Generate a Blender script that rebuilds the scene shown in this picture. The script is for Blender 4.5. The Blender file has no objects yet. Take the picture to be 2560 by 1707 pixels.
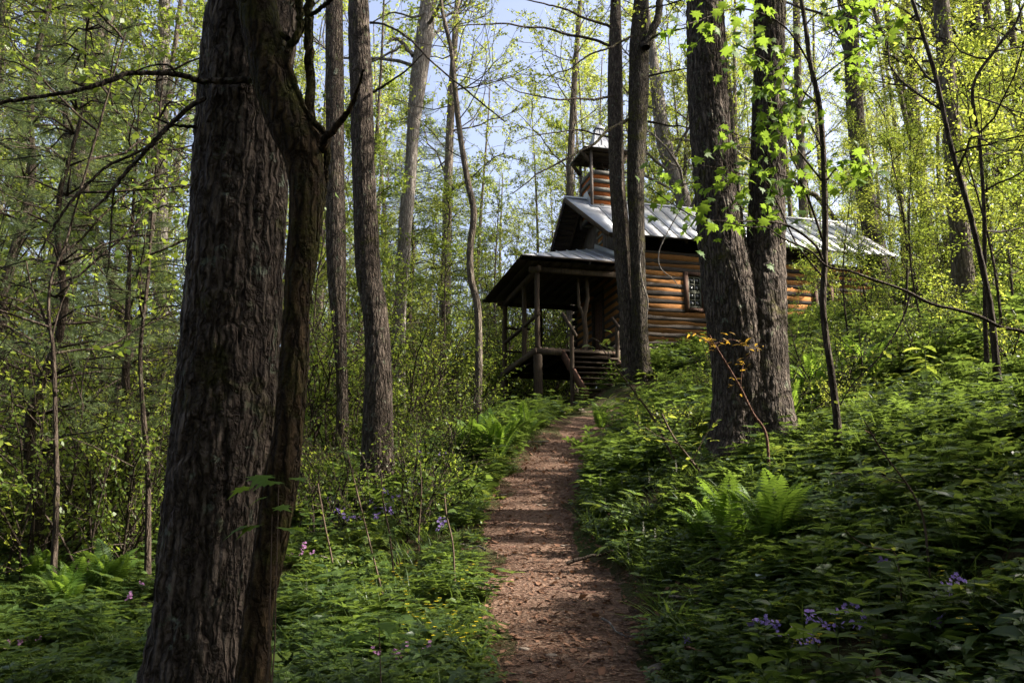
import bpy, math, random
import numpy as np
from mathutils import Vector, Matrix

SC = bpy.context.scene
COL = SC.collection
PI = math.pi
# ------------------------------------------------------------ camera
F = 2066.0
PHI = math.atan(427.0 / F)
CAMZ = 1.6
cd = bpy.data.cameras.new('camera'); cam = bpy.data.objects.new('camera', cd); COL.objects.link(cam)
cam.location = (0, 0, CAMZ); cam.rotation_euler = (PI / 2 + PHI, 0, 0)
cd.sensor_width = 36; cd.lens = 36 * F / 2560; cd.clip_start = 0.05; cd.clip_end = 3000
SC.camera = cam
# ------------------------------------------------------------ sky, sun, exposure
SUN_EL = math.radians(37.0); SUN_AZ = math.radians(-3.0)     # azimuth from +X towards +Y
W = bpy.data.worlds.new('World'); SC.world = W; W.use_nodes = True
wn = W.node_tree; wn.nodes.clear()
wo = wn.nodes.new('ShaderNodeOutputWorld'); wb = wn.nodes.new('ShaderNodeBackground'); ws = wn.nodes.new('ShaderNodeTexSky')
ws.sky_type = 'NISHITA'; ws.sun_disc = False; ws.sun_elevation = SUN_EL
ws.sun_rotation = PI / 2 - SUN_AZ
ws.altitude = 600; ws.air_density = 0.75; ws.dust_density = 8.0; ws.ozone_density = 1.5
wb.inputs[1].default_value = 0.15
hs = wn.nodes.new('ShaderNodeHueSaturation'); hs.inputs['Saturation'].default_value = 0.78; hs.inputs["Value"].default_value = 0.88; hs.inputs['Hue'].default_value = 0.505   # thin high haze
wn.links.new(ws.outputs[0], hs.inputs['Color']); wn.links.new(hs.outputs[0], wb.inputs[0]); wn.links.new(wb.outputs[0], wo.inputs[0])
sd = bpy.data.lights.new('sun', 'SUN'); sun = bpy.data.objects.new('sun', sd); COL.objects.link(sun)
sd.energy = 5.0; sd.angle = math.radians(0.55); sd.color = (1.0, 0.93, 0.82)
SDIR = Vector((math.cos(SUN_EL) * math.cos(SUN_AZ), math.cos(SUN_EL) * math.sin(SUN_AZ), math.sin(SUN_EL)))
sun.rotation_euler = SDIR.to_track_quat('Z', 'Y').to_euler()
SC.view_settings.view_transform = 'Standard'; SC.view_settings.look = 'None'
SC.view_settings.gamma = 1.0; SC.view_settings.use_curve_mapping = False
SC.view_settings.exposure = 1.9
cy = SC.cycles
cy.max_bounces = 7; cy.diffuse_bounces = 3; cy.glossy_bounces = 2; cy.transmission_bounces = 5; cy.transparent_max_bounces = 6
cy.caustics_reflective = False; cy.caustics_refractive = False
# ------------------------------------------------------------ helpers
rng = np.random.default_rng(7)
random.seed(7)
FW = np.array([0, math.cos(PHI), math.sin(PHI)]); UPV = np.array([0, -math.sin(PHI), math.cos(PHI)]); RT = np.array([1.0, 0, 0])
CAMP = np.array([0, 0, CAMZ]); S23 = 2560 / 2352.0

def ray(x, y):            # x, y measured on a 2352 px wide view of the place
    return FW + (x * S23 - 1280) / F * RT + (853.5 - y * S23) / F * UPV
def at(x, y, Y):
    r = ray(x, y); return CAMP + r * (Y / r[1])
def pxm(p):               # metres per view pixel at a point
    return float((p - CAMP) @ FW) / F * S23

def hash3(i, j, k, s):
    n = (i * 73856093) ^ (j * 19349663) ^ (k * 83492791) ^ (s * 2654435761)
    n = (n ^ (n >> 13)) * 1274126177
    n = n ^ (n >> 16)
    return (n & 0xffffff) / float(0xffffff)
def noise(p, s=0):        # value noise, p (N,3) -> -1..1
    p = np.asarray(p, float); i = np.floor(p).astype(np.int64); f = p - i; f = f * f * (3 - 2 * f)
    r = 0
    for a in (0, 1):
        for b in (0, 1):
            for c in (0, 1):
                h = hash3(i[:, 0] + a, i[:, 1] + b, i[:, 2] + c, s)
                r = r + h * (f[:, 0] if a else 1 - f[:, 0]) * (f[:, 1] if b else 1 - f[:, 1]) * (f[:, 2] if c else 1 - f[:, 2])
    return r * 2 - 1
def fbm(p, o=3, s=0):
    r = 0; a = 1.0; p = np.asarray(p, float)
    for k in range(o):
        r = r + a * noise(p, s + k); p = p * 2.03; a *= 0.5
    return r

def tag(o, label=None, cat=None, group=None, kind=None):
    if label: o['label'] = label
    if cat: o['category'] = cat
    if group: o['group'] = group
    if kind: o['kind'] = kind
    return o
def empty(name, loc, rz=0.0):
    o = bpy.data.objects.new(name, None); o.empty_display_size = 0.2
    o.location = loc; o.rotation_euler = (0, 0, rz); COL.objects.link(o); return o
def mkmesh(name, v, quads=None, tris=None, mats=(), smooth=False, tint=None, mi=None):
    me = bpy.data.meshes.new(name); v = np.asarray(v, np.float32)
    me.vertices.add(len(v)); me.vertices.foreach_set('co', v.ravel())
    lo = []; st = []; n = 0; nl = 0
    for arr, k in ((quads, 4), (tris, 3)):
        if arr is not None and len(arr):
            a = np.asarray(arr, np.int32).reshape(-1, k); lo.append(a.ravel())
            st.append(nl + np.arange(len(a)) * k); nl += a.size; n += len(a)
    lo = np.concatenate(lo); st = np.concatenate(st).astype(np.int32)
    me.loops.add(len(lo)); me.loops.foreach_set('vertex_index', lo)
    me.polygons.add(n); me.polygons.foreach_set('loop_start', st)
    if mi is not None: me.polygons.foreach_set('material_index', np.asarray(mi, np.int32))
    for m in mats: me.materials.append(m)
    me.update(calc_edges=True); me.validate()
    if smooth: me.polygons.foreach_set('use_smooth', np.ones(len(me.polygons), bool))
    if tint is not None:
        at_ = me.attributes.new('tint', 'FLOAT', 'FACE')
        if len(tint) == len(me.polygons): at_.data.foreach_set('value', np.asarray(tint, np.float32))
    return me
def link(name, me, parent=None, loc=None):
    o = bpy.data.objects.new(name, me); COL.objects.link(o)
    if parent is not None: o.parent = parent
    if loc is not None: o.location = loc
    return o

class MB:                 # mesh bag
    def __init__(s): s.v = []; s.q = []; s.t = []; s.n = 0; s.qt = []; s.tt = []; s.qm = []; s.tm = []
    def add(s, v, q=None, t=None, tint=0.5, m=0):
        v = np.asarray(v, float)
        if q is not None and len(q):
            q = np.asarray(q, int).reshape(-1, 4); s.q.append(q + s.n); s.qt.append(np.full(len(q), tint) if np.isscalar(tint) else tint); s.qm.append(np.full(len(q), m))
        if t is not None and len(t):
            t = np.asarray(t, int).reshape(-1, 3); s.t.append(t + s.n); s.tt.append(np.full(len(t), tint) if np.isscalar(tint) else tint[:len(t)]); s.tm.append(np.full(len(t), m))
        s.v.append(v); s.n += len(v)
    def mesh(s, name, mats, smooth=False):
        q = np.concatenate(s.q) if s.q else None; t = np.concatenate(s.t) if s.t else None
        return mkmesh(name, np.concatenate(s.v), q, t, mats, smooth, np.concatenate(s.qt + s.tt), np.concatenate(s.qm + s.tm))
    def box(s, x0, x1, y0, y1, z0, z1, **k):
        v = [(x, y, z) for x in (x0, x1) for y in (y0, y1) for z in (z0, z1)]
        s.add(v, [(0, 1, 3, 2), (4, 6, 7, 5), (0, 4, 5, 1), (2, 3, 7, 6), (0, 2, 6, 4), (1, 5, 7, 3)], **k)
    def beam(s, a, b, w, h, up=(0, 0, 1), **k):    # box from a to b
        a = np.array(a, float); b = np.array(b, float); d = b - a; d /= np.linalg.norm(d)
        r = np.cross(d, up); r /= np.linalg.norm(r); u = np.cross(r, d)
        v = [p + r * sx * w / 2 + u * sz * h / 2 for p in (a, b) for sx in (-1, 1) for sz in (-1, 1)]
        s.add(v, [(0, 1, 3, 2), (4, 6, 7, 5), (0, 4, 5, 1), (2, 3, 7, 6), (0, 2, 6, 4), (1, 5, 7, 3)], **k)
    def tube(s, pts, rad, n=6, cap=False, **k):
        v, q = tube(pts, rad, n)
        s.add(v, q, **k)
        if cap:
            m = len(pts); c0 = s.n
            s.add([pts[0], pts[-1]] + list(v[:n]) + list(v[-n:]), None, [(0, 2 + (i + 1) % n, 2 + i) for i in range(n)] + [(1, 2 + n + i, 2 + n + (i + 1) % n) for i in range(n)], **k)

def frames(pts):
    pts = np.asarray(pts, float); d = np.gradient(pts, axis=0); d /= np.linalg.norm(d, axis=1)[:, None] + 1e-9
    ref = np.array([0.0, 1.0, 0.0]) if abs(d[:, 2]).mean() > 0.5 else np.array([0.0, 0, 1.0])
    r = np.cross(ref, d); r /= np.linalg.norm(r, axis=1)[:, None] + 1e-9
    return d, r, np.cross(d, r)
def tube(pts, rad, n=6):
    pts = np.asarray(pts, float); m = len(pts); rad = np.broadcast_to(np.asarray(rad, float), (m,))
    d, r, u = frames(pts); a = np.arange(n) * 2 * PI / n
    v = pts[:, None, :] + rad[:, None, None] * (np.cos(a)[None, :, None] * r[:, None, :] + np.sin(a)[None, :, None] * u[:, None, :])
    return v.reshape(-1, 3), gridq(m, n)
def gridq(m, n, wrap=True):
    i = np.arange(m - 1)[:, None] * n; j = np.arange(n if wrap else n - 1)[None, :]; j2 = (j + 1) % n
    return np.stack([i + j, i + j2, i + n + j2, i + n + j], -1).reshape(-1, 4)
def resample(pts, ts):
    pts = np.asarray(pts, float); L = np.concatenate([[0], np.cumsum(np.linalg.norm(np.diff(pts[:, :3], axis=0), axis=1))])
    s = np.asarray(ts) * L[-1]
    k = np.clip(np.searchsorted(L, s) - 1, 0, len(L) - 2); t = ((s - L[k]) / (L[k + 1] - L[k]))[:, None]
    p0 = pts[np.maximum(k - 1, 0)]; p1 = pts[k]; p2 = pts[k + 1]; p3 = pts[np.minimum(k + 2, len(pts) - 1)]
    return 0.5 * (2 * p1 + (p2 - p0) * t + (2 * p0 - 5 * p1 + 4 * p2 - p3) * t ** 2 + (3 * p1 - p0 - 3 * p2 + p3) * t ** 3)
# ------------------------------------------------------------ terrain
PROW = [(1568, 1325), (1400, 1292), (1300, 1270), (1210, 1216), (1150, 1222), (1080, 1262), (1030, 1292), (985, 1355), (968, 1385)]
def gprof(y):
    y = np.asarray(y, float); yy = np.clip(y, -30, 21)
    g = 0.14 * yy + 0.0035 * np.where(yy > 0, yy, 0) ** 2
    e = np.clip(y - 21, 0, None); return g + 0.26 * 6 * (1 - np.exp(-e / 6)) * 0.8 + 0.01 * e
def path_pts():
    out = []
    for py, px in PROW:
        r = ray(px, py); ts = np.linspace(1, 30, 4000); P = CAMP + ts[:, None] * r
        k = np.argmax(P[:, 2] < gprof(P[:, 1])); out.append((P[k, 0], P[k, 1]))
    return out
PC = path_pts()
PC = [(0.05, -8), (0.15, 0), (0.33, 2.5)] + PC + [(2.35, 18.2), (2.0, 19.6), (1.55, 20.8)]
PCX = np.array([p[0] for p in PC]); PCY = np.array([p[1] for p in PC])
def xc(y): return np.interp(y, PCY, PCX) + np.clip(np.asarray(y, float) - 20.8, 0, 6) * 0.1
def sstep(a, b, x):
    t = np.clip((x - a) / (b - a), 0, 1); return t * t * (3 - 2 * t)
def terrain(x, y, detail=True):
    x = np.asarray(x, float); y = np.asarray(y, float); lat = x - xc(y); w = 0.5
    r = np.clip(lat - w, 0, None); l = np.clip(-lat - w, 0, None)
    z = gprof(y)
    z = z + 0.40 * np.minimum(r, 2.2) + 0.27 * np.clip(r - 2.2, 0, 60) + 0.12 * np.clip(r - 30, 0, 80)
    z = z - 0.13 * np.minimum(l, 6) - 0.05 * np.clip(l - 6, 0, 60)
    z = z - 0.09 * np.clip(y - 25, 0, 60) * sstep(0, 10, 6 - lat) + 0.05 * np.clip(y - 25, 0, 80) * sstep(6, 16, lat)
    z = z - 0.6 * sstep(2.3, 0.9, x) * sstep(18.6, 20.6, y) * sstep(-8, -2, x) + 0.28 * np.exp(-((x - 2.7) / 0.8) ** 2 - ((y - 19.7) / 0.8) ** 2)
    z = z - 0.05 * sstep(0.75, 0.35, np.abs(lat)) * sstep(21.5, 20, y)
    if detail:
        P = np.stack([x.ravel(), y.ravel(), np.zeros(x.size)], -1)
        n = (0.16 * noise(P / 3.3, 5) + 0.05 * noise(P / 0.9, 6) + 0.018 * noise(P / 0.25, 7)).reshape(x.shape)
        z = z + n * (0.25 + 0.75 * sstep(0.4, 1.2, np.abs(lat)))
    return z
def tz(x, y): return float(terrain(np.array([x]), np.array([y]))[0])
def ground(px, py):
    r = ray(px, py); ts = np.concatenate([np.linspace(1, 40, 3000), np.linspace(40, 120, 1500)]); P = CAMP + ts[:, None] * r
    h = P[:, 2] < terrain(P[:, 0], P[:, 1])
    k = int(np.argmax(h)) if h.any() else len(ts) - 1
    p = P[k].copy(); p[2] = tz(p[0], p[1]); return p
# ------------------------------------------------------------ materials
def newmat(name):
    m = bpy.data.materials.new(name); m.use_nodes = True; nt = m.node_tree; nt.nodes.clear()
    out = nt.nodes.new('ShaderNodeOutputMaterial'); return m, nt, out
def N(nt, typ, **kw):
    n = nt.nodes.new(typ)
    for k, v in kw.items():
        if k.startswith('i_'):
            key = k[2:]; key = int(key) if key.isdigit() else key; n.inputs[key].default_value = v
        else: setattr(n, k, v)
    return n
def L(nt, a, b): nt.links.new(a, b)
def ramp(nt, fac, stops):
    r = nt.nodes.new('ShaderNodeValToRGB'); e = r.color_ramp.elements
    while len(e) < len(stops): e.new(0.5)
    for x, (p, c) in zip(e, stops): x.position = p; x.color = (*c, 1)
    L(nt, fac, r.inputs[0]); return r.outputs[0]
def nz(nt, vec, scale, detail=4, rough=0.55, dist=0.0):
    n = N(nt, 'ShaderNodeTexNoise', i_Scale=scale, i_Detail=detail, i_Roughness=rough, i_Distortion=dist)
    L(nt, vec, n.inputs['Vector']); return n.outputs[0]
def mapn(nt, vec, sc):
    n = N(nt, 'ShaderNodeMapping'); n.inputs['Scale'].default_value = sc; L(nt, vec, n.inputs[0]); return n.outputs[0]
def mixc(nt, fac, a, b, mode='MIX'):
    n = nt.nodes.new('ShaderNodeMix'); n.data_type = 'RGBA'; n.blend_type = mode
    for sock, val in ((n.inputs[0], fac), (n.inputs[6], a), (n.inputs[7], b)):
        if isinstance(val, (float, int)): sock.default_value = val
        elif isinstance(val, tuple): sock.default_value = (*val, 1)
        else: L(nt, val, sock)
    return n.outputs[2]
def bump(nt, h, strength, dist):
    b = N(nt, 'ShaderNodeBump', i_Strength=strength, i_Distance=dist); L(nt, h, b.inputs['Height']); return b.outputs[0]
def wpos(nt): return nt.nodes.new('ShaderNodeNewGeometry').outputs['Position']
def obpos(nt): return nt.nodes.new('ShaderNodeTexCoord').outputs['Object']
def bsdf(nt, out, col, rough=0.8, normal=None, spec=0.3, metal=0.0):
    b = N(nt, 'ShaderNodeBsdfPrincipled')
    for sock, val in (('Base Color', col), ('Roughness', rough)):
        if isinstance(val, tuple): b.inputs[sock].default_value = (*val, 1)
        elif isinstance(val, (float, int)): b.inputs[sock].default_value = val
        else: L(nt, val, b.inputs[sock])
    b.inputs['Specular IOR Level'].default_value = spec; b.inputs['Metallic'].default_value = metal
    if normal is not None: L(nt, normal, b.inputs['Normal'])
    L(nt, b.outputs[0], out.inputs[0]); return b

def bark(name, c0, c1, c2, moss=0.0, lichen=0.25, fs=1.0, strength=0.9):
    m, nt, out = newmat(name); p = wpos(nt)
    v = mapn(nt, p, (1, 1, 0.24)); v2 = mapn(nt, p, (1, 1, 0.6))
    a = nz(nt, v, 26 * fs, 5, 0.6, 0.6); b = nz(nt, v2, 60 * fs, 4, 0.6); c = nz(nt, p, 2.6, 3); d = nz(nt, p, 11, 4, 0.65)
    col = ramp(nt, a, [(0.40, c0), (0.50, c1), (0.66, c2)])
    col = mixc(nt, 0.45, col, ramp(nt, b, [(0.3, c0), (0.7, c2)]))
    wv = N(nt, 'ShaderNodeVectorMath', operation='ADD'); nn = N(nt, 'ShaderNodeTexNoise', i_Scale=14.0 * fs, i_Detail=3.0); L(nt, p, nn.inputs['Vector']); sc_ = N(nt, 'ShaderNodeVectorMath', operation='SCALE'); sc_.inputs['Scale'].default_value = 0.045 / fs; L(nt, nn.outputs['Color'], sc_.inputs[0]); L(nt, v, wv.inputs[0]); L(nt, sc_.outputs[0], wv.inputs[1])
    vo = N(nt, 'ShaderNodeTexVoronoi', feature='DISTANCE_TO_EDGE', i_Scale=24.0 * fs); L(nt, mapn(nt, wv.outputs[0], (1, 1, 0.6)), vo.inputs['Vector']); vr = ramp(nt, vo.outputs['Distance'], [(0.0, (0.25, 0.25, 0.25)), (0.22, (1, 1, 1))])
    col = mixc(nt, vr, c0, col)
    li = ramp(nt, d, [(0.60, (0, 0, 0)), (0.68, (1, 1, 1))]); li2 = N(nt, 'ShaderNodeMath', operation='MULTIPLY', i_1=lichen); L(nt, li, li2.inputs[0])
    col = mixc(nt, li2.outputs[0], col, (0.20, 0.23, 0.17))
    if moss > 0:
        ma = N(nt, 'ShaderNodeMath', operation='ADD'); L(nt, c, ma.inputs[0]); L(nt, d, ma.inputs[1]); mm = N(nt, 'ShaderNodeMath', operation='MULTIPLY', i_1=0.5); L(nt, ma.outputs[0], mm.inputs[0])
        mo = ramp(nt, mm.outputs[0], [(0.60 - moss * 0.17, (0, 0, 0)), (0.72 - moss * 0.17, (1, 1, 1))])
        col = mixc(nt, mo, col, ramp(nt, b, [(0.3, (0.025, 0.024, 0.006)), (0.7, (0.085, 0.078, 0.016))]))
    s = N(nt, 'ShaderNodeMath', operation='ADD'); L(nt, a, s.inputs[0]); s2 = N(nt, 'ShaderNodeMath', operation='MULTIPLY_ADD', i_1=0.35); L(nt, b, s2.inputs[0]); L(nt, vr, s2.inputs[2]); L(nt, s2.outputs[0], s.inputs[1])
    bsdf(nt, out, col, 0.92, bump(nt, s.outputs[0], min(1.0, strength * 1.1), 0.045), 0.15); return m
M = {}
M['bark_big'] = bark('bark_furrowed_brown', (0.022, 0.016, 0.012), (0.105, 0.077, 0.060), (0.235, 0.19, 0.15), 0.3, 0.85)
M['bark_moss'] = bark('bark_mossy', (0.018, 0.011, 0.006), (0.065, 0.042, 0.02), (0.135, 0.09, 0.045), 0.72, 0.15)
M['bark_oak'] = bark('bark_grey_brown', (0.016, 0.012, 0.009), (0.072, 0.054, 0.042), (0.19, 0.15, 0.12), 0.3, 0.55, 1.0, 0.7)
M['bark_moss2'] = bark('bark_grey_moss', (0.010, 0.008, 0.005), (0.045, 0.035, 0.025), (0.13, 0.105, 0.08), 0.5, 0.3)
M['bark_pale'] = bark('bark_pale_grey', (0.08, 0.065, 0.055), (0.19, 0.165, 0.14), (0.34, 0.31, 0.27), 0.0, 0.3, 0.8, 0.5)
M['bark_dark'] = bark('bark_dark_smooth', (0.02, 0.014, 0.01), (0.055, 0.04, 0.03), (0.11, 0.085, 0.065), 0.15, 0.2, 1.2, 0.4)
M['bark_far'] = bark('bark_woodland', (0.05, 0.038, 0.028), (0.12, 0.095, 0.072), (0.24, 0.20, 0.16), 0.2, 0.3, 0.6, 0.5)
M['twig_red'] = bark('bark_reddish_twig', (0.05, 0.025, 0.018), (0.14, 0.07, 0.05), (0.25, 0.14, 0.10), 0.0, 0.1, 2, 0.3)

def leafmat(name, dark, light, tr, trans=0.45, rough=0.5, spec=0.35, patch=0.35, scale=0.8):
    m, nt, out = newmat(name)
    att = N(nt, 'ShaderNodeAttribute', attribute_name='tint'); oi = nt.nodes.new('ShaderNodeObjectInfo')
    c = nz(nt, wpos(nt), scale, 2)
    a = N(nt, 'ShaderNodeMath', operation='MULTIPLY', i_1=0.6); L(nt, att.outputs['Fac'], a.inputs[0])
    b = N(nt, 'ShaderNodeMath', operation='MULTIPLY_ADD', i_1=0.4); L(nt, oi.outputs['Random'], b.inputs[0]); L(nt, a.outputs[0], b.inputs[2])
    e = N(nt, 'ShaderNodeMath', operation='MULTIPLY_ADD', i_1=patch * 2); L(nt, c, e.inputs[0]); L(nt, b.outputs[0], e.inputs[2])
    e2 = N(nt, 'ShaderNodeMath', operation='SUBTRACT', i_1=patch, use_clamp=True); L(nt, e.outputs[0], e2.inputs[0])
    col = mixc(nt, e2.outputs[0], dark, light)
    tc = mixc(nt, 0.6, col, tr)
    tcol = mixc(nt, 1.0, mixc(nt, e2.outputs[0], tuple(x * 0.65 for x in tr), tr), (1.0, 1.0, 1.0), 'MULTIPLY')
    d = N(nt, 'ShaderNodeBsdfPrincipled', i_Roughness=rough); d.inputs['Specular IOR Level'].default_value = spec; L(nt, col, d.inputs['Base Color'])
    t = N(nt, 'ShaderNodeBsdfTranslucent'); L(nt, tcol, t.inputs[0])
    mx = N(nt, 'ShaderNodeMixShader', i_0=trans); L(nt, d.outputs[0], mx.inputs[1]); L(nt, t.outputs[0], mx.inputs[2]); L(nt, mx.outputs[0], out.inputs[0])
    return m
M['leaf_spring'] = leafmat('leaf_spring_yellow_green', (0.075, 0.125, 0.02), (0.18, 0.21, 0.035), (0.50, 0.56, 0.075), 0.52, 0.42)
M['leaf_green'] = leafmat('leaf_mid_green', (0.045, 0.088, 0.014), (0.12, 0.165, 0.026), (0.36, 0.45, 0.055), 0.45, 0.45)
M['leaf_maple'] = leafmat('leaf_maple_lime', (0.06, 0.125, 0.016), (0.11, 0.18, 0.02), (0.27, 0.40, 0.04), 0.48, 0.55, 0.2, 0.3)
M['leaf_herb'] = leafmat('leaf_herb', (0.020, 0.048, 0.011), (0.075, 0.115, 0.022), (0.21, 0.30, 0.045), 0.38, 0.42, 0.4, 0.5, 1.5)
M['leaf_herb2'] = leafmat('leaf_herb_yellowish', (0.04, 0.07, 0.012), (0.11, 0.15, 0.028), (0.30, 0.37, 0.05), 0.4, 0.5, 0.3, 0.4, 1.1)
M['leaf_fern'] = leafmat('leaf_fern', (0.045, 0.10, 0.016), (0.12, 0.19, 0.03), (0.30, 0.46, 0.05), 0.45, 0.5)
M['leaf_needle'] = leafmat('pine_needles', (0.065, 0.11, 0.04), (0.16, 0.21, 0.08), (0.30, 0.38, 0.12), 0.35, 0.45)
M['leaf_orange'] = leafmat('leaf_young_orange', (0.16, 0.09, 0.015), (0.28, 0.17, 0.02), (0.60, 0.36, 0.04), 0.5)
M['leaf_yellow'] = leafmat('leaf_yellow', (0.20, 0.20, 0.02), (0.36, 0.33, 0.03), (0.65, 0.60, 0.06), 0.5)
M['leaf_dry'] = leafmat('leaf_dry_brown', (0.07, 0.032, 0.018), (0.24, 0.13, 0.08), (0.20, 0.10, 0.05), 0.15, 0.8, 0.2, 0.2)
M['petal_purple'] = leafmat('petal_purple', (0.26, 0.17, 0.50), (0.45, 0.32, 0.72), (0.55, 0.40, 0.85), 0.4, 0.5, 0.2, 0.1)
M['petal_pink'] = leafmat('petal_pink', (0.45, 0.20, 0.42), (0.62, 0.34, 0.58), (0.75, 0.4, 0.7), 0.4, 0.5, 0.2, 0.1)
M['petal_white'] = leafmat('petal_white', (0.55, 0.52, 0.48), (0.75, 0.72, 0.68), (0.6, 0.55, 0.5), 0.3, 0.5, 0.2, 0.1)
M['petal_yellow'] = leafmat('petal_yellow', (0.6, 0.45, 0.02), (0.75, 0.6, 0.03), (0.8, 0.65, 0.05), 0.4, 0.5, 0.2, 0.1)

def wood(name, c0, c1, c2, scale=(1.2, 9, 9), rough=0.85, strength=0.5, wash=0.0):
    m, nt, out = newmat(name); p = mapn(nt, obpos(nt), scale)
    a = nz(nt, p, 5, 6, 0.65, 0.4); b = nz(nt, obpos(nt), 1.7, 3)
    col = ramp(nt, a, [(0.28, c0), (0.5, c1), (0.75, c2)])
    col = mixc(nt, ramp(nt, b, [(0.35, (0, 0, 0)), (0.7, (0.5, 0.5, 0.5))]), col, c0)
    oi = nt.nodes.new('ShaderNodeObjectInfo'); mr = N(nt, 'ShaderNodeMapRange', i_3=0.78, i_4=1.18); L(nt, oi.outputs['Random'], mr.inputs[0])
    vv = N(nt, 'ShaderNodeHueSaturation'); L(nt, mr.outputs[0], vv.inputs['Value']); L(nt, col, vv.inputs['Color'])
    bsdf(nt, out, vv.outputs[0], rough, bump(nt, a, strength, 0.01), 0.2); return m
M['log'] = wood('hewn_log_weathered', (0.022, 0.017, 0.013), (0.052, 0.040, 0.031), (0.105, 0.083, 0.066))
M['log_grey'] = wood('hewn_log_grey', (0.08, 0.075, 0.065), (0.17, 0.16, 0.14), (0.33, 0.32, 0.28))
M['chink'] = wood('orange_clay_chinking', (0.15, 0.065, 0.022), (0.31, 0.135, 0.038), (0.40, 0.20, 0.065), (1.5, 4, 13), 0.95, 0.5)
M['chink_red'] = wood('orange_clay_tower', (0.26, 0.075, 0.02), (0.44, 0.13, 0.035), (0.5, 0.18, 0.05), (2, 4, 4), 0.9, 0.3)
M['plank'] = wood('weathered_plank', (0.06, 0.045, 0.038), (0.14, 0.115, 0.10), (0.24, 0.21, 0.19), (7, 7, 0.9))
M['timber'] = wood('brown_timber', (0.03, 0.021, 0.014), (0.075, 0.053, 0.035), (0.135, 0.10, 0.068), (7, 7, 0.9))
M['timber_red'] = wood('red_brown_timber', (0.05, 0.025, 0.017), (0.12, 0.06, 0.04), (0.20, 0.11, 0.075), (4, 4, 2))
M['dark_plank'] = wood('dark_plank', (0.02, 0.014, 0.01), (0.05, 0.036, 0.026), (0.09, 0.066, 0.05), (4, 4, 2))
M['trim_red'] = wood('red_brown_trim', (0.04, 0.022, 0.015), (0.085, 0.045, 0.03), (0.13, 0.075, 0.05), (6, 6, 1))
M['sash'] = wood('pale_sash_paint', (0.13, 0.13, 0.10), (0.2, 0.2, 0.155), (0.27, 0.27, 0.21), (6, 6, 1))
def metalroof():
    m, nt, out = newmat('galvanised_roof_metal'); p = obpos(nt)
    a = nz(nt, p, 1.3, 4); b = nz(nt, mapn(nt, p, (6, 0.6, 0.6)), 3, 4); c = nz(nt, p, 0.35, 2)
    col = ramp(nt, a, [(0.3, (0.34, 0.35, 0.37)), (0.7, (0.50, 0.51, 0.54))])
    col = mixc(nt, ramp(nt, b, [(0.58, (0, 0, 0)), (0.78, (0.45, 0.45, 0.45))]), col, (0.34, 0.24, 0.19))
    col = mixc(nt, ramp(nt, c, [(0.45, (0, 0, 0)), (0.6, (0.3, 0.3, 0.3))]), col, (0.42, 0.36, 0.33))
    bsdf(nt, out, col, 0.42, bump(nt, b, 0.08, 0.01), 0.5, 0.35); return m
M['roof'] = metalroof()
def simple(name, col, rough=0.7, spec=0.3, metal=0.0, var=0.25, sc=6):
    m, nt, out = newmat(name); a = nz(nt, obpos(nt), sc, 4)
    c = ramp(nt, a, [(0.3, tuple(x * (1 - var) for x in col)), (0.7, tuple(min(1, x * (1 + var)) for x in col))])
    bsdf(nt, out, c, rough, bump(nt, a, 0.3, 0.01), spec, metal); return m
M['glass'] = simple('window_glass', (0.02, 0.022, 0.022), 0.06, 0.6, 0, 0.1, 1)
M['stone'] = simple('field_stone', (0.20, 0.16, 0.125), 0.9, 0.2, 0, 0.5, 7)
M['white_tag'] = simple('white_marker_paint', (0.72, 0.74, 0.78), 0.5, 0.3, 0, 0.05)
M['inside'] = simple('dark_interior', (0.02, 0.015, 0.012), 0.9, 0.1)
M['stem'] = simple('green_stem', (0.07, 0.10, 0.03), 0.7)
M['stem_brown'] = simple('brown_stem', (0.09, 0.06, 0.04), 0.8)
def groundmat():
    m, nt, out = newmat('forest_floor_litter'); p = wpos(nt)
    a = nz(nt, p, 16, 6, 0.7, 0.6); b = nz(nt, p, 1.1, 4); c = nz(nt, p, 45, 4, 0.7)
    col = ramp(nt, a, [(0.3, (0.022, 0.015, 0.010)), (0.5, (0.075, 0.048, 0.030)), (0.72, (0.17, 0.115, 0.075))])
    col = mixc(nt, ramp(nt, b, [(0.42, (0, 0, 0)), (0.62, (0.8, 0.8, 0.8))]), col, ramp(nt, c, [(0.35, (0.022, 0.045, 0.010)), (0.65, (0.07, 0.10, 0.02))]))
    s = N(nt, 'ShaderNodeMath', operation='ADD'); L(nt, a, s.inputs[0]); L(nt, c, s.inputs[1])
    bsdf(nt, out, col, 0.95, bump(nt, s.outputs[0], 1.0, 0.05), 0.1); return m
M['ground'] = groundmat()
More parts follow.
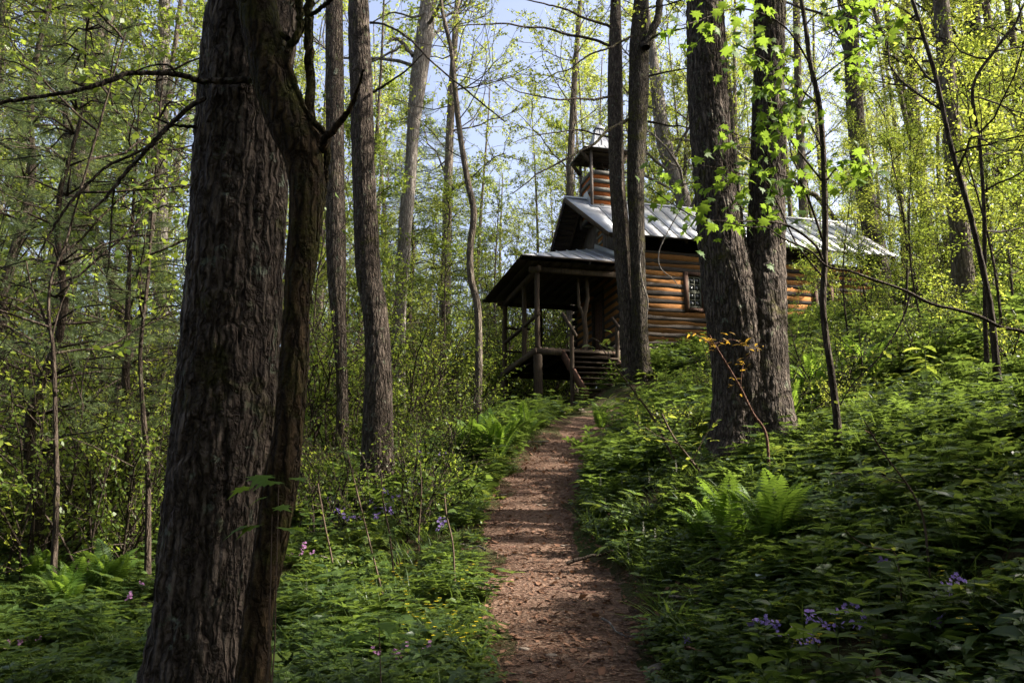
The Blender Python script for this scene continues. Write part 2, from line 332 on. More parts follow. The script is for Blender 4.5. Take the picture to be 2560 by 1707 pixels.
def pathmat():
    m, nt, out = newmat('mulched_dirt_path'); p = wpos(nt)
    v = N(nt, 'ShaderNodeTexVoronoi', i_Scale=38.0, i_Randomness=1.0); L(nt, mapn(nt, p, (1, 1.6, 1)), v.inputs['Vector'])
    a = nz(nt, p, 9, 6, 0.7, 0.5); b = nz(nt, p, 1.4, 3); c = nz(nt, p, 90, 3, 0.7)
    vc = N(nt, 'ShaderNodeSeparateColor'); L(nt, v.outputs['Color'], vc.inputs[0])
    col = ramp(nt, vc.outputs[0], [(0.05, (0.055, 0.031, 0.021)), (0.5, (0.135, 0.080, 0.052)), (0.97, (0.27, 0.19, 0.14))])
    col = mixc(nt, ramp(nt, a, [(0.36, (0.75, 0.75, 0.75)), (0.62, (0, 0, 0))]), col, (0.085, 0.045, 0.030))
    col = mixc(nt, ramp(nt, b, [(0.4, (0, 0, 0)), (0.7, (0.5, 0.5, 0.5))]), col, (0.19, 0.12, 0.088))
    s = N(nt, 'ShaderNodeMath', operation='ADD'); L(nt, v.outputs['Distance'], s.inputs[0]); L(nt, a, s.inputs[1])
    s2 = N(nt, 'ShaderNodeMath', operation='ADD'); L(nt, s.outputs[0], s2.inputs[0]); L(nt, c, s2.inputs[1])
    bsdf(nt, out, col, 0.95, bump(nt, s2.outputs[0], 0.9, 0.025), 0.1); return m
M['path'] = pathmat()
# ------------------------------------------------------------ ground and path
def grow(a, step, f, end):
    out = [a]
    while abs(out[-1]) < abs(end): out.append(out[-1] + step); step *= f
    return out[1:]
gx = np.array(grow(-6, -0.12, 1.09, 400)[::-1] + list(np.arange(-6, 9, 0.1)) + grow(9, 0.12, 1.09, 400))
gy = np.array(grow(-3, -0.2, 1.15, 200)[::-1] + list(np.arange(-3, 24, 0.1)) + grow(24, 0.12, 1.06, 600))
X, Y = np.meshgrid(gx, gy); Z = terrain(X, Y)
gm = mkmesh('ground', np.stack([X.ravel(), Y.ravel(), Z.ravel()], -1), gridq(len(gy), len(gx), False), None, [M['ground']], True)
tag(link('ground', gm), kind='structure')
ys = np.arange(-2, 18.9, 0.03); us = np.linspace(-1, 1, 41)
hw = np.interp(ys, [-2, 4.6, 7, 9, 12.5, 16, 18, 20, 21], [0.5, 0.5, 0.6, 0.52, 0.58, 0.72, 0.85, 0.4, 0.1])
YY, UU = np.meshgrid(ys, us, indexing='ij')
P0 = np.stack([np.zeros(len(ys)), ys * 1.3, ys * 0], -1)
hl = hw * (1 + 0.28 * fbm(P0, 3, 41)); hr = hw * (1 + 0.28 * fbm(P0, 3, 51))
PX = xc(YY) + np.where(UU < 0, UU * hl[:, None], UU * hr[:, None])
PP = np.stack([PX.ravel() * 6, YY.ravel() * 6, YY.ravel() * 0], -1)
PZ = terrain(PX, YY) + 0.012 + 0.005 * noise(PP, 60).reshape(PX.shape) + 0.006 * noise(PP * 3, 61).reshape(PX.shape) - 0.06 * np.abs(UU) ** 8
pm = mkmesh('path', np.stack([PX.ravel(), YY.ravel(), PZ.ravel()], -1), gridq(len(ys), len(us), False), None, [M['path']], True)
tag(link('path', pm), kind='structure')
def on_path(x, y): return (np.abs(x - xc(y)) < np.interp(y, ys, hw) * 0.98) & (y < 18.9)
# ------------------------------------------------------------ log chapel
CH = empty('log_chapel', (2.827, 23.0, 6.11), math.atan2(0.237, 0.9715))
tag(CH, 'rustic log chapel with tin roof and small bell tower at the end of the path', 'chapel')
rr = random.Random(3)
def piece(name, mb, mat, parent, label=None, smooth=False):
    o = link(name, mb.mesh(name, [mat], smooth), parent)
    if label: o['label'] = label
    return o
def rough_log(a, b, zc, h, thick, axis, face, mat, parent, name='log', wav=0.014, seed=0):
    # hewn timber along axis (0: x, 1: y) from a to b, outer face at 'face'; inward is +y (axis 0) or +x (axis 1)
    n = max(3, int((b - a) / 0.22)); t = np.linspace(a, b, n)
    Pn = np.stack([t * 1.7, t * 0 + seed * 7.3, t * 0], -1)
    up = zc + h / 2 + wav * fbm(Pn, 2, 3); dn = zc - h / 2 + wav * fbm(Pn + 9, 2, 4); fo = face + 0.006 * noise(Pn * 2, 8)
    v = []
    for i in range(n):
        for yy, zz in ((fo[i], dn[i] + 0.006), (fo[i] - 0.002, zc), (fo[i], up[i] - 0.006), (fo[i] + 0.01, up[i]), (face + thick, up[i]), (face + thick, dn[i])):
            v.append((t[i], yy, zz) if axis == 0 else (yy, t[i], zz))
    q = gridq(n, 6); q = [x[::-1] for x in q] if axis else q
    mb = MB(); mb.add(v, q); c = (n - 1) * 6
    for o in (0, c): mb.add(v, [(o, o + 1, o + 4, o + 5), (o + 1, o + 2, o + 3, o + 4)])
    return piece(name, mb, mat, parent)
ROWS = 12; PITCH = 0.252; ZB = 0.36
wins = [(2.86, 0.21, 1.50, 2.46), (7.25, 0.21, 1.50, 2.46)]
EAVE = 3.45; RZ = 5.50; RV = 2.65
for i in range(ROWS):
    zc = ZB + i * PITCH; segs = [(0.42, 9.45)]
    for (cx, hx, z0, z1) in wins:
        if z0 - 0.14 < zc < z1 + 0.12:
            new = []
            for a, b in segs:
                if a < cx < b: new += [(a, cx - hx - 0.13), (cx + hx + 0.13, b)]
                else: new.append((a, b))
            segs = new
    for k, (a, b) in enumerate(segs):
        rough_log(a, b, zc, 0.132 + rr.uniform(-0.03, 0.02), 0.16, 0, 0.40, M['log'], CH, seed=i + k * 20, wav=0.026)
        if i < ROWS - 1:
            mb = MB(); mb.box(a + 0.13, b - 0.02, 0.4035, 0.53, zc + 0.03, zc + PITCH - 0.03); piece('chinking', mb, M['chink'], CH)
# far side, back wall and core
for i in range(ROWS):
    zc = ZB + i * PITCH
    mb = MB(); mb.box(0.42, 9.45, 4.74, 4.90, zc - 0.07, zc + 0.07); piece('log', mb, M['log'], CH)
    mb = MB(); mb.box(9.14, 9.30, 0.30, 5.0, zc + 0.126 - 0.055, zc + 0.126 + 0.055); piece('log', mb, M['log'], CH)
    # front wall, door opening v 2.1..3.1
    segs = [(0.30, 5.02)] if zc > 2.25 else [(0.30, 2.05), (3.15, 5.02)]
    for k, (a, b) in enumerate(segs):
        rough_log(a, b, zc + 0.126, 0.125, 0.15, 1, 0.55, M['log_grey'] if i > 8 else M['log'], CH, seed=50 + i + k * 9)
        if i < ROWS - 1:
            mb = MB(); mb.box(0.5545, 0.68, a + 0.13, b - 0.02, zc + 0.126 + 0.03, zc + 0.126 + PITCH - 0.03); piece('chinking', mb, M['chink'], CH)
mb = MB(); mb.box(0.72, 9.10, 0.56, 4.72, 0.2, 0.26); piece('floor', mb, M['dark_plank'], CH)
mb = MB(); mb.box(0.80, 9.05, 4.60, 4.66, 0.3, 3.3); mb.box(9.0, 9.06, 0.6, 4.6, 0.3, 3.3); piece('lining', mb, M['inside'], CH)
mb = MB(); mb.box(0.62, 0.66, 2.17, 3.03, 0.1, 2.15); dr = piece('door', mb, M['timber_red'], CH)
for k in range(4):
    mb = MB(); mb.box(0.595, 0.618, 2.18 + k * 0.212, 2.38 + k * 0.212, 0.12, 2.13); piece('board', mb, M['timber_red'], dr)
mb = MB(); mb.box(0.52, 0.70, 2.05, 2.16, 0.1, 2.27); mb.box(0.52, 0.70, 3.04, 3.15, 0.1, 2.27); mb.box(0.515, 0.70, 2.161, 3.039, 2.16, 2.27); piece('door_frame', mb, M['dark_plank'], CH)
# gable wall boards and clay stripes
def gz(v): return EAVE + (RZ - EAVE) * (1 - abs(v - RV) / RV) - 0.10
v = 0.50
while v < 4.8:
    w = rr.uniform(0.13, 0.17); m_ = v + w / 2
    if 2.02 < m_ < 2.52: v += w; continue
    top0 = gz(v); top1 = gz(v + w - 0.012); base = 3.36
    mb = MB(); x0, x1 = 0.555 + rr.uniform(0, 0.012), 0.60
    vv = [(x, yy, zz) for x in (x0, x1) for (yy, zz) in ((v, base), (v + w - 0.012, base), (v + w - 0.012, top1), (v, top0))]
    mb.add(vv, [(0, 3, 2, 1), (4, 5, 6, 7), (0, 1, 5, 4), (1, 2, 6, 5), (2, 3, 7, 6), (3, 0, 4, 7)])
    piece('gable_board', mb, M['plank'], CH); v += w
for k in range(8):
    z0 = 3.40 + k * 0.24
    rough_log(2.03, 2.52, z0 + 0.05, 0.11, 0.1, 1, 0.53, M['log_grey'], CH, seed=90 + k)
    if z0 + 0.23 < 5.2:
        mb = MB(); mb.box(0.56, 0.64, 2.04, 2.51, z0 + 0.08, z0 + 0.26); piece('chinking', mb, M['chink'], CH)
# windows
for (cx, hx, z0, z1) in wins:
    wd = empty('window', (cx, 0.40, 0)); wd.parent = CH
    mb = MB(); mb.box(-hx - 0.14, -hx - 0.01, -0.03, 0.16, z0 - 0.12, z1 + 0.13); mb.box(hx + 0.01, hx + 0.14, -0.03, 0.16, z0 - 0.12, z1 + 0.13)
    mb.box(-hx - 0.009, hx + 0.009, -0.028, 0.16, z1 + 0.03, z1 + 0.129); mb.box(-hx - 0.009, hx + 0.009, -0.045, 0.16, z0 - 0.119, z0 - 0.03); piece('frame', mb, M['trim_red'], wd)
    zm = (z0 + z1) / 2; mb = MB()
    for (a, b) in ((z0, zm - 0.004), (zm + 0.004, z1)):
        mb.box(-hx, -hx + 0.035, 0.02, 0.055, a, b); mb.box(hx - 0.035, hx, 0.02, 0.055, a, b)
        mb.box(-hx + 0.0351, hx - 0.0351, 0.022, 0.053, a, a + 0.04); mb.box(-hx + 0.0351, hx - 0.0351, 0.022, 0.053, b - 0.035, b)
        mb.box(-0.008, 0.008, 0.024, 0.05, a + 0.041, b - 0.036)
        mb.box(-hx + 0.036, -0.009, 0.026, 0.048, (a + b) / 2 - 0.008, (a + b) / 2 + 0.008); mb.box(0.009, hx - 0.036, 0.026, 0.048, (a + b) / 2 - 0.008, (a + b) / 2 + 0.008)
    piece('sash', mb, M['sash'], wd)
    for a in np.linspace(z0, z1, 5)[:-1]:
        for s in (-1, 1):
            mb = MB(); x0, x1 = sorted((0.004 * s, (hx - 0.03) * s)); mb.box(x0, x1, 0.036, 0.040, a + 0.01, a + (z1 - z0) / 4 - 0.005); piece('pane', mb, M['glass'], wd)
# main roof: standing seam panels, both slopes
RF = empty('roof', (0, 0, 0)); RF.parent = CH
def rpanel(x0a, x1a, x0b, x1b, ya, za, yb, zb, parent, rib=True):
    # a: eave end, b: ridge end
    mb = MB(); d = np.array([0, yb - ya, zb - za]); n = np.cross([1, 0, 0], d) * (1 if yb > ya else -1); n = n / np.linalg.norm(n)
    if n[2] < 0: n = -n
    A = [np.array(p, float) for p in ((x0a, ya, za), (x1a, ya, za), (x1b, yb, zb), (x0b, yb, zb))]
    v = A + [p + n * 0.012 for p in A]
    mb.add(v, [(3, 2, 1, 0), (4, 5, 6, 7), (0, 1, 5, 4), (1, 2, 6, 5), (2, 3, 7, 6), (3, 0, 4, 7)])
    if rib: mb.beam(A[0] + n * 0.025, A[3] + n * 0.025, 0.018, 0.026, up=n)
    return piece('roof_panel', mb, M['roof'], parent)
x = -0.5
nP = 22; PW = 9.8 / nP
for side in (0, 1):
    ya, yb = (0.0, RV) if side == 0 else (2 * RV, RV)
    for k in range(nP):
        a0 = k * PW; a1 = a0 + PW - 0.004
        if k == 0:
            fe = 0.0 if side == 0 else -0.5
            rpanel(fe, a1, -0.5, a1, ya, EAVE + 0.05, yb, RZ + 0.05, RF, False)
        else: rpanel(a0, a1, a0, a1, ya, EAVE + 0.05, yb, RZ + 0.05, RF)
mb = MB()
for s in (-1, 1): mb.beam((-0.5, RV + s * 0.07, RZ + 0.055), (9.8, RV + s * 0.07, RZ + 0.055), 0.16, 0.012, up=(0, 0.61 * s, 0.79))
piece('ridge_cap', mb, M['roof'], RF)
sl = (RZ - EAVE) / RV
for side in (0, 1):     # sheathing boards under the metal, rafters, barge boards
    for k in range(14):
        t0 = k / 14; t1 = (k + 0.93) / 14; ya = t0 * RV; yb = t1 * RV; xa = -0.47 * (t0 if side == 0 else 1) + 0.03
        za = EAVE + sl * ya; zb = EAVE + sl * yb
        if side: ya, yb = 2 * RV - ya, 2 * RV - yb
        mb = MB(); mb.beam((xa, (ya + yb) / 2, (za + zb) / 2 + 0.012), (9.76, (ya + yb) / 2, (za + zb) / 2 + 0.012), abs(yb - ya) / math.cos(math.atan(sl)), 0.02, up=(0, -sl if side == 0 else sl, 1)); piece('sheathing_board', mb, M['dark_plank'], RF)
    for xk in [0.12] + list(np.arange(0.9, 9.8, 0.8)):
        y0, y1 = (0.06, RV) if side == 0 else (2 * RV - 0.06, RV)
        mb = MB(); mb.beam((xk, y0, EAVE - 0.04), (xk, y1 + (-0.02 if side == 0 else 0.02), RZ - 0.075), 0.06, 0.10); piece('rafter', mb, M['dark_plank'], RF)
    xa = (0.0, -0.5) if side == 0 else (-0.5, -0.5)
    y0, y1 = (0.0, RV) if side == 0 else (2 * RV, RV)
    mb = MB(); mb.beam((xa[0] - 0.012, y0, EAVE - 0.03), (xa[1] - 0.012, y1, RZ - 0.03), 0.025, 0.13); piece('barge_board', mb, M['timber'], RF)
# bell tower
TW = empty('bell_tower', (0.73, RV, 0)); TW.parent = CH
hx, hy = 0.45, 0.52
for k in range(6):
    z0 = 4.78 + k * 0.29
    for s in (-1, 1):
        mb = MB(); mb.box(-hx, hx, s * hy - 0.045, s * hy + 0.045, z0, z0 + 0.125); piece('log', mb, M['log_grey'], TW)
        mb = MB(); mb.box(s * hx - 0.045, s * hx + 0.045, -hy + 0.046, hy - 0.046, z0 + 0.004, z0 + 0.129); piece('log', mb, M['log_grey'], TW)
    if k < 5:
        for s in (-1, 1):
            mb = MB(); mb.box(-hx + 0.02, hx - 0.02, s * (hy - 0.022) - 0.03, s * (hy - 0.022) + 0.03, z0 + 0.13, z0 + 0.286); piece('chinking', mb, M['chink_red'], TW)
            mb = MB(); mb.box(s * (hx - 0.022) - 0.03, s * (hx - 0.022) + 0.03, -hy + 0.06, hy - 0.06, z0 + 0.132, z0 + 0.284); piece('chinking', mb, M['chink_red'], TW)
for sx in (-1, 1):
    for sy in (-1, 1):
        mb = MB(); mb.box(sx * (hx + 0.03) - 0.04, sx * (hx + 0.03) + 0.04, sy * (hy + 0.03) - 0.04, sy * (hy + 0.03) + 0.04, 4.7, 7.06); piece('post', mb, M['plank'], TW)
        mb = MB(); mb.beam((sx * (hx + 0.06), sy * hy, 6.60), (sx * (hx + 0.34), sy * hy, 6.98), 0.06, 0.10); piece('brace', mb, M['timber'], TW)
for s in (-1, 1):
    mb = MB(); mb.box(-0.76, 0.76, s * 0.5 - 0.05, s * 0.5 + 0.05, 6.93, 7.02); piece('beam', mb, M['timber'], TW)
    mb = MB(); mb.box(s * 0.5 - 0.05, s * 0.5 + 0.05, -0.44, 0.44, 6.925, 7.018); piece('beam', mb, M['timber'], TW)
mb = MB(); mb.box(-0.37, 0.37, -0.44, 0.44, 6.3, 6.34); piece('belfry_floor', mb, M['dark_plank'], TW)
for k in range(7):
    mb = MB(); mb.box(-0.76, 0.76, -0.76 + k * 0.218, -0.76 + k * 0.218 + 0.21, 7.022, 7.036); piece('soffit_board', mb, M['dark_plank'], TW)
bell = [(0.03, 6.88), (0.07, 6.87), (0.11, 6.82), (0.13, 6.72), (0.16, 6.64), (0.21, 6.60)]
a_ = np.arange(16) * 2 * PI / 16
mb = MB(); mb.add([(r_ * math.cos(t), r_ * math.sin(t), z_) for r_, z_ in bell for t in a_], gridq(len(bell), 16)); piece('bell', mb, simple('dark_bronze', (0.06, 0.045, 0.03), 0.4, 0.5, 0.8), TW, smooth=True)
TR = [(0.80, 7.04), (0.38, 7.22), (0.30, 7.36), (0.10, 8.10)]
for f_ in range(4):
    c, s = math.cos(f_ * PI / 2), math.sin(f_ * PI / 2)
    for k in range(3):
        (r0, z0), (r1, z1) = TR[k], TR[k + 1]; mb = MB()
        for seg in range(3 if k < 2 else 2):
            ns = 3 if k < 2 else 2
            t0, t1 = -1 + 2 * seg / ns, -1 + 2 * (seg + 1) / ns
            pts = [(t0 * r0, -r0, z0), (t1 * r0, -r0, z0), (t1 * r1, -r1, z1), (t0 * r1, -r1, z1)]
            v = [(p[0] * c - p[1] * s, p[0] * s + p[1] * c, p[2]) for p in pts]; v2 = [(a[0], a[1], a[2] + 0.012) for a in v]
            mb.add(v + v2, [(3, 2, 1, 0), (4, 5, 6, 7), (0, 1, 5, 4), (2, 3, 7, 6)])
            mb.beam((v[0][0], v[0][1], z0 + 0.02), (v[3][0], v[3][1], z1 + 0.02), 0.02, 0.025)
        piece('roof_panel', mb, M['roof'], TW)
mb = MB(); mb.add([(-0.16, -0.16, 8.07), (0.16, -0.16, 8.07), (0.16, 0.16, 8.07), (-0.16, 0.16, 8.07), (0, 0, 8.30), (-0.16, -0.16, 8.055), (0.16, -0.16, 8.055), (0.16, 0.16, 8.055), (-0.16, 0.16, 8.055)],
                  [(0, 1, 6, 5), (1, 2, 7, 6), (2, 3, 8, 7), (3, 0, 5, 8), (8, 7, 6, 5)][:4] + [(5, 8, 7, 6)], [(0, 4, 1), (1, 4, 2), (2, 4, 3), (3, 4, 0)]); piece('cap', mb, M['roof'], TW)
mb = MB()
for s in (-1, 1):
    mb.beam((-hx - 0.12, s * (hy + 0.10), RZ + 0.055 - sl * (hy + 0.10) + 0.03), (hx + 0.12, s * (hy + 0.10), RZ + 0.055 - sl * (hy + 0.10) + 0.03), 0.26, 0.014, up=(0, sl * s, 1))
    mb.add([(s * (hx + 0.05), -hy - 0.1, 5.2), (s * (hx + 0.05), hy + 0.1, 5.2), (s * (hx + 0.06), 0.15, 5.78), (s * (hx + 0.06), -0.15, 5.78)], [(0, 1, 2, 3)])
piece('flashing', mb, M['roof'], TW)
# porch
PO = empty('porch', (0, 0, 0)); PO.parent = CH
DZ = 0.07
for k in range(14):
    x0 = -2.12 + k * 0.19
    mb = MB(); mb.box(x0, x0 + 0.18, 0.42, 4.62, DZ - 0.03, DZ); piece('deck_board', mb, M['dark_plank'], PO)
for a, b in (((-2.14, 0.40, -0.06), (0.5, 0.40, -0.06)), ((-2.14, 0.34, -0.06), (-2.14, 4.68, -0.06)), ((-2.1, 4.64, -0.06), (0.5, 4.64, -0.06))):
    mb = MB(); mb.beam(a, b, 0.07, 0.18); piece('rim_beam', mb, M['timber'], PO)
for k in range(5):
    mb = MB(); mb.beam((-1.7 + 0.5 * k, 0.45, -0.10), (-1.7 + 0.5 * k, 4.6, -0.10), 0.05, 0.12); piece('joist', mb, M['dark_plank'], PO)
def gzl(lx, ly):          # terrain height in chapel space
    p = CH.matrix_basis @ Vector((lx, ly, 0)); return tz(p.x, p.y) - 6.11 - 0.12
CH.matrix_basis
for (lx, ly, w1, w0) in ((-2.05, 0.46, 0.14, 0.24), (-2.05, 1.95, 0.14, 0), (-2.05, 4.52, 0.15, 0.2), (-0.85, 4.52, 0.17, 0.17)):
    mb = MB(); lean = rr.uniform(-0.015, 0.015)
    mb.tube([(lx, ly, DZ), (lx + lean, ly, 1.2), (lx, ly, 2.24)], w1 * 0.55, 10); piece('post', mb, M['timber'], PO, smooth=True)
    if w0:
        g = gzl(lx, ly); mb = MB(); mb.tube([(lx + 0.02, ly + 0.0, g), (lx + 0.01, ly, (g + DZ) / 2), (lx, ly, -0.15)], [w0 * 0.56, w0 * 0.55, w0 * 0.54], 12); piece('post', mb, M['timber'], PO, 'thick lower post on the ground', True)
for a, b, w in (((-2.3, 0.42, 2.34), (0.5, 0.42, 2.34), 0.15), ((-2.06, 0.2, 2.33), (-2.06, 4.9, 2.33), 0.14), ((-2.3, 4.55, 2.34), (0.5, 4.55, 2.34), 0.15)):
    mb = MB(); mb.beam(a, b, 0.11, w); piece('beam', mb, M['timber'], PO)
for a, b, r_ in (((-2.05, 0.3, 1.02), (-2.05, 4.6, 1.0), 0.055), ((-2.05, 4.5, 0.72), (0.5, 4.5, 0.72), 0.035), ((-2.05, 4.46, 1.5), (-1.2, 4.46, 1.5), 0.04)):
    mb = MB(); mb.tube([a, tuple((np.array(a) + np.array(b)) / 2 + np.array([0, 0, -0.015])), b], r_, 8, cap=True); piece('rail', mb, M['timber'], PO, smooth=True)
# porch roof, half hip
E0 = 2.62; PK = (0.52, RV, 3.86)
cn = [(-2.62, -0.02), (-2.62, 5.32), (0.54, 5.32), (0.54, -0.02)]
def hip_piece(pts, name='roof_panel', mat=M['roof'], th=0.012):
    mb = MB(); n = len(pts); P = [np.array(p, float) for p in pts]; v = P + [p + np.array([0, 0, th]) for p in P]
    t = [(0, i, i + 1) for i in range(1, n - 1)]
    mb.add(v, [(i, (i + 1) % n, (i + 1) % n + n, i + n) for i in range(n)], [a[::-1] for a in t] + [tuple(x + n for x in a) for a in t])
    o = piece(name, mb, mat, PO); return o
nx = 7
def lerp(a, b, t): return tuple(np.array(a) * (1 - t) + np.array(b) * t)
def hipz(x, side):  # top boundary on hip line for an eave x
    t = (x + 2.62) / (0.52 + 2.62); return t
for side in (0, 1):
    ye = -0.02 if side == 0 else 5.32
    for k in range(nx):
        t0, t1 = k / nx, (k + 0.985) / nx; xa, xb = -2.62 + 3.14 * t0, -2.62 + 3.14 * t1
        pts = [(xa, ye, E0), (xb, ye, E0), lerp((-2.62, ye, E0), PK, t1), lerp((-2.62, ye, E0), PK, t0)]
        if side: pts = pts[::-1]
        hip_piece(pts)
        if side == 0 and k:
            mb = MB(); mb.beam((xa, ye, E0 + 0.03), tuple(np.array(lerp((-2.62, ye, E0), PK, t0)) + np.array([0, 0, 0.03])), 0.02, 0.03); piece('seam', mb, M['roof'], PO)
for k in range(12):
    t0, t1 = k / 12, (k + 0.99) / 12; ya, yb = -0.02 + 5.34 * t0, -0.02 + 5.34 * t1
    def hz(yy):
        t = 1 - abs(yy - RV) / 2.67; return (-2.62 + 3.14 * t, yy, E0 + (PK[2] - E0) * t)
    hip_piece([(-2.62, yb, E0), (-2.62, ya, E0), hz(ya), hz(yb)])
for yy in np.linspace(0.3, 5.0, 9):
    t = 1 - abs(yy - RV) / 2.67; mb = MB(); mb.beam((-2.58, yy, E0 - 0.06), (-2.62 + 3.14 * t, yy, E0 - 0.06 + (PK[2] - E0) * t), 0.06, 0.09); piece('rafter', mb, M['dark_plank'], PO)
for k in range(9):
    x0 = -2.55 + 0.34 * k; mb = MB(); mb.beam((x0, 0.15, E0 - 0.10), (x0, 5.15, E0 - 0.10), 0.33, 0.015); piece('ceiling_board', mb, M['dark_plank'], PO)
mb = MB(); mb.beam((0.50, -0.02, E0 + 0.10), (0.50, RV, PK[2] + 0.07), 0.02, 0.2); piece('flashing', mb, M['roof'], PO)
mb = MB(); mb.beam((-2.6, -0.03, E0 - 0.03), (0.52, -0.03, E0 - 0.03), 0.02, 0.05); mb.beam((-2.63, -0.03, E0 - 0.03), (-2.63, 5.32, E0 - 0.03), 0.02, 0.07); piece('fascia', mb, M['dark_plank'], PO)
# stairs down toward the path
ST = empty('stairs', (0, 0, 0)); ST.parent = CH
sx0, sx1 = -1.35, 0.15
for s, xx in enumerate((sx0, sx1)):
    mb = MB(); mb.beam((xx, 0.36, -0.10), (xx, -1.75, -1.62), 0.05, 0.26); piece('stringer', mb, M['timber_red'], ST)
    pts = [(xx, 0.30, 1.05), (xx, -0.9, 0.15)] if s == 0 else [(xx, 0.30, 1.0), (xx, -1.6, -0.45)]
    mb = MB(); mb.beam(pts[0], pts[1], 0.06, 0.09); piece('handrail', mb, M['timber'], ST)
    for yy, zt in ((-0.15, 0.62), (-1.55, -0.42)) if s else ((-0.62, 0.32),):
        mb = MB(); mb.tube([(xx - 0.04, yy, gzl(xx, yy)), (xx - 0.03, yy, zt)], 0.06, 9); piece('rail_post', mb, M['timber'], ST, smooth=True)
for k in range(8):
    yy = 0.20 - k * 0.262; zz = -0.12 - k * 0.19
    mb = MB(); mb.box(sx0 + 0.03, sx1 - 0.03, yy - 0.15, yy + 0.12, zz, zz + 0.04); piece('tread', mb, M['timber'], ST)
# forked log supporting the porch by the wall
mb = MB(); mb.tube([(-0.55, 0.75, DZ), (-0.5, 0.75, 0.6), (-0.55, 0.75, 1.1), (-0.42, 0.75, 1.7), (-0.45, 0.75, 2.3)], [0.09, 0.075, 0.08, 0.06, 0.055], 9); mb.tube([(-0.55, 0.75, 1.05), (-0.7, 0.75, 1.45), (-0.72, 0.75, 2.3)], [0.06, 0.05, 0.045], 8)
piece('post', mb, M['timber'], PO, 'crooked forked tree trunk used as a post', True)
# foundation stones under the near wall
FD = empty('foundation', (0, 0, 0)); FD.parent = CH
for pier in (0.55, 1.5, 3.4, 5.4, 7.4, 9.0):
    z = 0.24; g = gzl(pier, 0.5) - 0.1
    while z > g:
        h = rr.uniform(0.12, 0.2); xx = pier - 0.3
        while xx < pier + 0.25:
            w = rr.uniform(0.2, 0.34); mb = MB()
            vs = np.array([(a, b, c) for a in (xx, xx + w - 0.02) for b in (0.42, 0.78) for c in (z - h + 0.015, z)]); vs += np.array([[rr.uniform(-0.02, 0.02) for _ in range(3)] for _ in range(8)])
            mb.add(vs, [(0, 1, 3, 2), (4, 6, 7, 5), (0, 4, 5, 1), (2, 3, 7, 6), (0, 2, 6, 4), (1, 5, 7, 3)]); piece('stone', mb, M['stone'], FD); xx += w
        z -= h
# ------------------------------------------------------------ leaf geometry
def leaves(mb, base, axis, nrm, ln, wd, droop=0.25, tint=None, m=0, shape='ovate'):
    base = np.asarray(base, float); n = len(base)
    if n == 0: return
    a = axis / (np.linalg.norm(axis, axis=1)[:, None] + 1e-9); s = np.cross(a, nrm); s /= np.linalg.norm(s, axis=1)[:, None] + 1e-9; u = np.cross(s, a)
    ln = np.broadcast_to(ln, (n,))[:, None]; wd = np.broadcast_to(wd, (n,))[:, None]
    rows = {'ovate': [(0.36, 1.0), (0.72, 0.62)], 'lance': [(0.3, 1.0), (0.7, 0.7)], 'round': [(0.32, 0.95), (0.84, 0.9)]}[shape]
    P = [base]
    for t, w in rows:
        c = base + a * ln * t - u * ln * droop * t * t
        P += [c - s * wd * w * 0.5 + u * wd * 0.12, c, c + s * wd * w * 0.5 + u * wd * 0.12]
    P.append(base + a * ln - u * ln * droop)
    v = np.stack(P, 1).reshape(-1, 3); k = (np.arange(n) * 8)[:, None]
    t = np.concatenate([k + np.array([0, 2, 1]), k + np.array([0, 3, 2]), k + np.array([4, 5, 7]), k + np.array([5, 6, 7])])
    q = np.concatenate([k + np.array([1, 2, 5, 4]), k + np.array([2, 3, 6, 5])])
    tt = rng.random(n) if tint is None else np.broadcast_to(tint, (n,))
    mb.v.append(v); mb.q.append(q + mb.n); mb.t.append(t + mb.n); mb.n += len(v)
    mb.qt.append(np.tile(tt, 2)); mb.tt.append(np.tile(tt, 4)); mb.qm.append(np.full(len(q), m)); mb.tm.append(np.full(len(t), m))
def cards(pos, size, seed=0, asp=0.6, flat=0.5):      # far leaves: one folded rhombus each
    r = np.random.default_rng(seed); n = len(pos)
    a = r.normal(size=(n, 3)); a[:, 2] = a[:, 2] * 0.5 - 0.35; a /= np.linalg.norm(a, axis=1)[:, None]
    nr = r.normal(size=(n, 3)) * flat; nr[:, 2] += 0.8; s = np.cross(a, nr); s /= np.linalg.norm(s, axis=1)[:, None] + 1e-9; u = np.cross(s, a)
    ln = (size * r.uniform(0.6, 1.3, n))[:, None]
    v = np.stack([pos, pos + a * ln * 0.5 + s * ln * asp / 2 + u * ln * 0.08, pos + a * ln, pos + a * ln * 0.5 - s * ln * asp / 2 + u * ln * 0.08], 1).reshape(-1, 3)
    q = np.arange(n)[:, None] * 4 + np.arange(4); return v, q, r.random(n)
def unit(v): return v / (np.linalg.norm(v) + 1e-9)
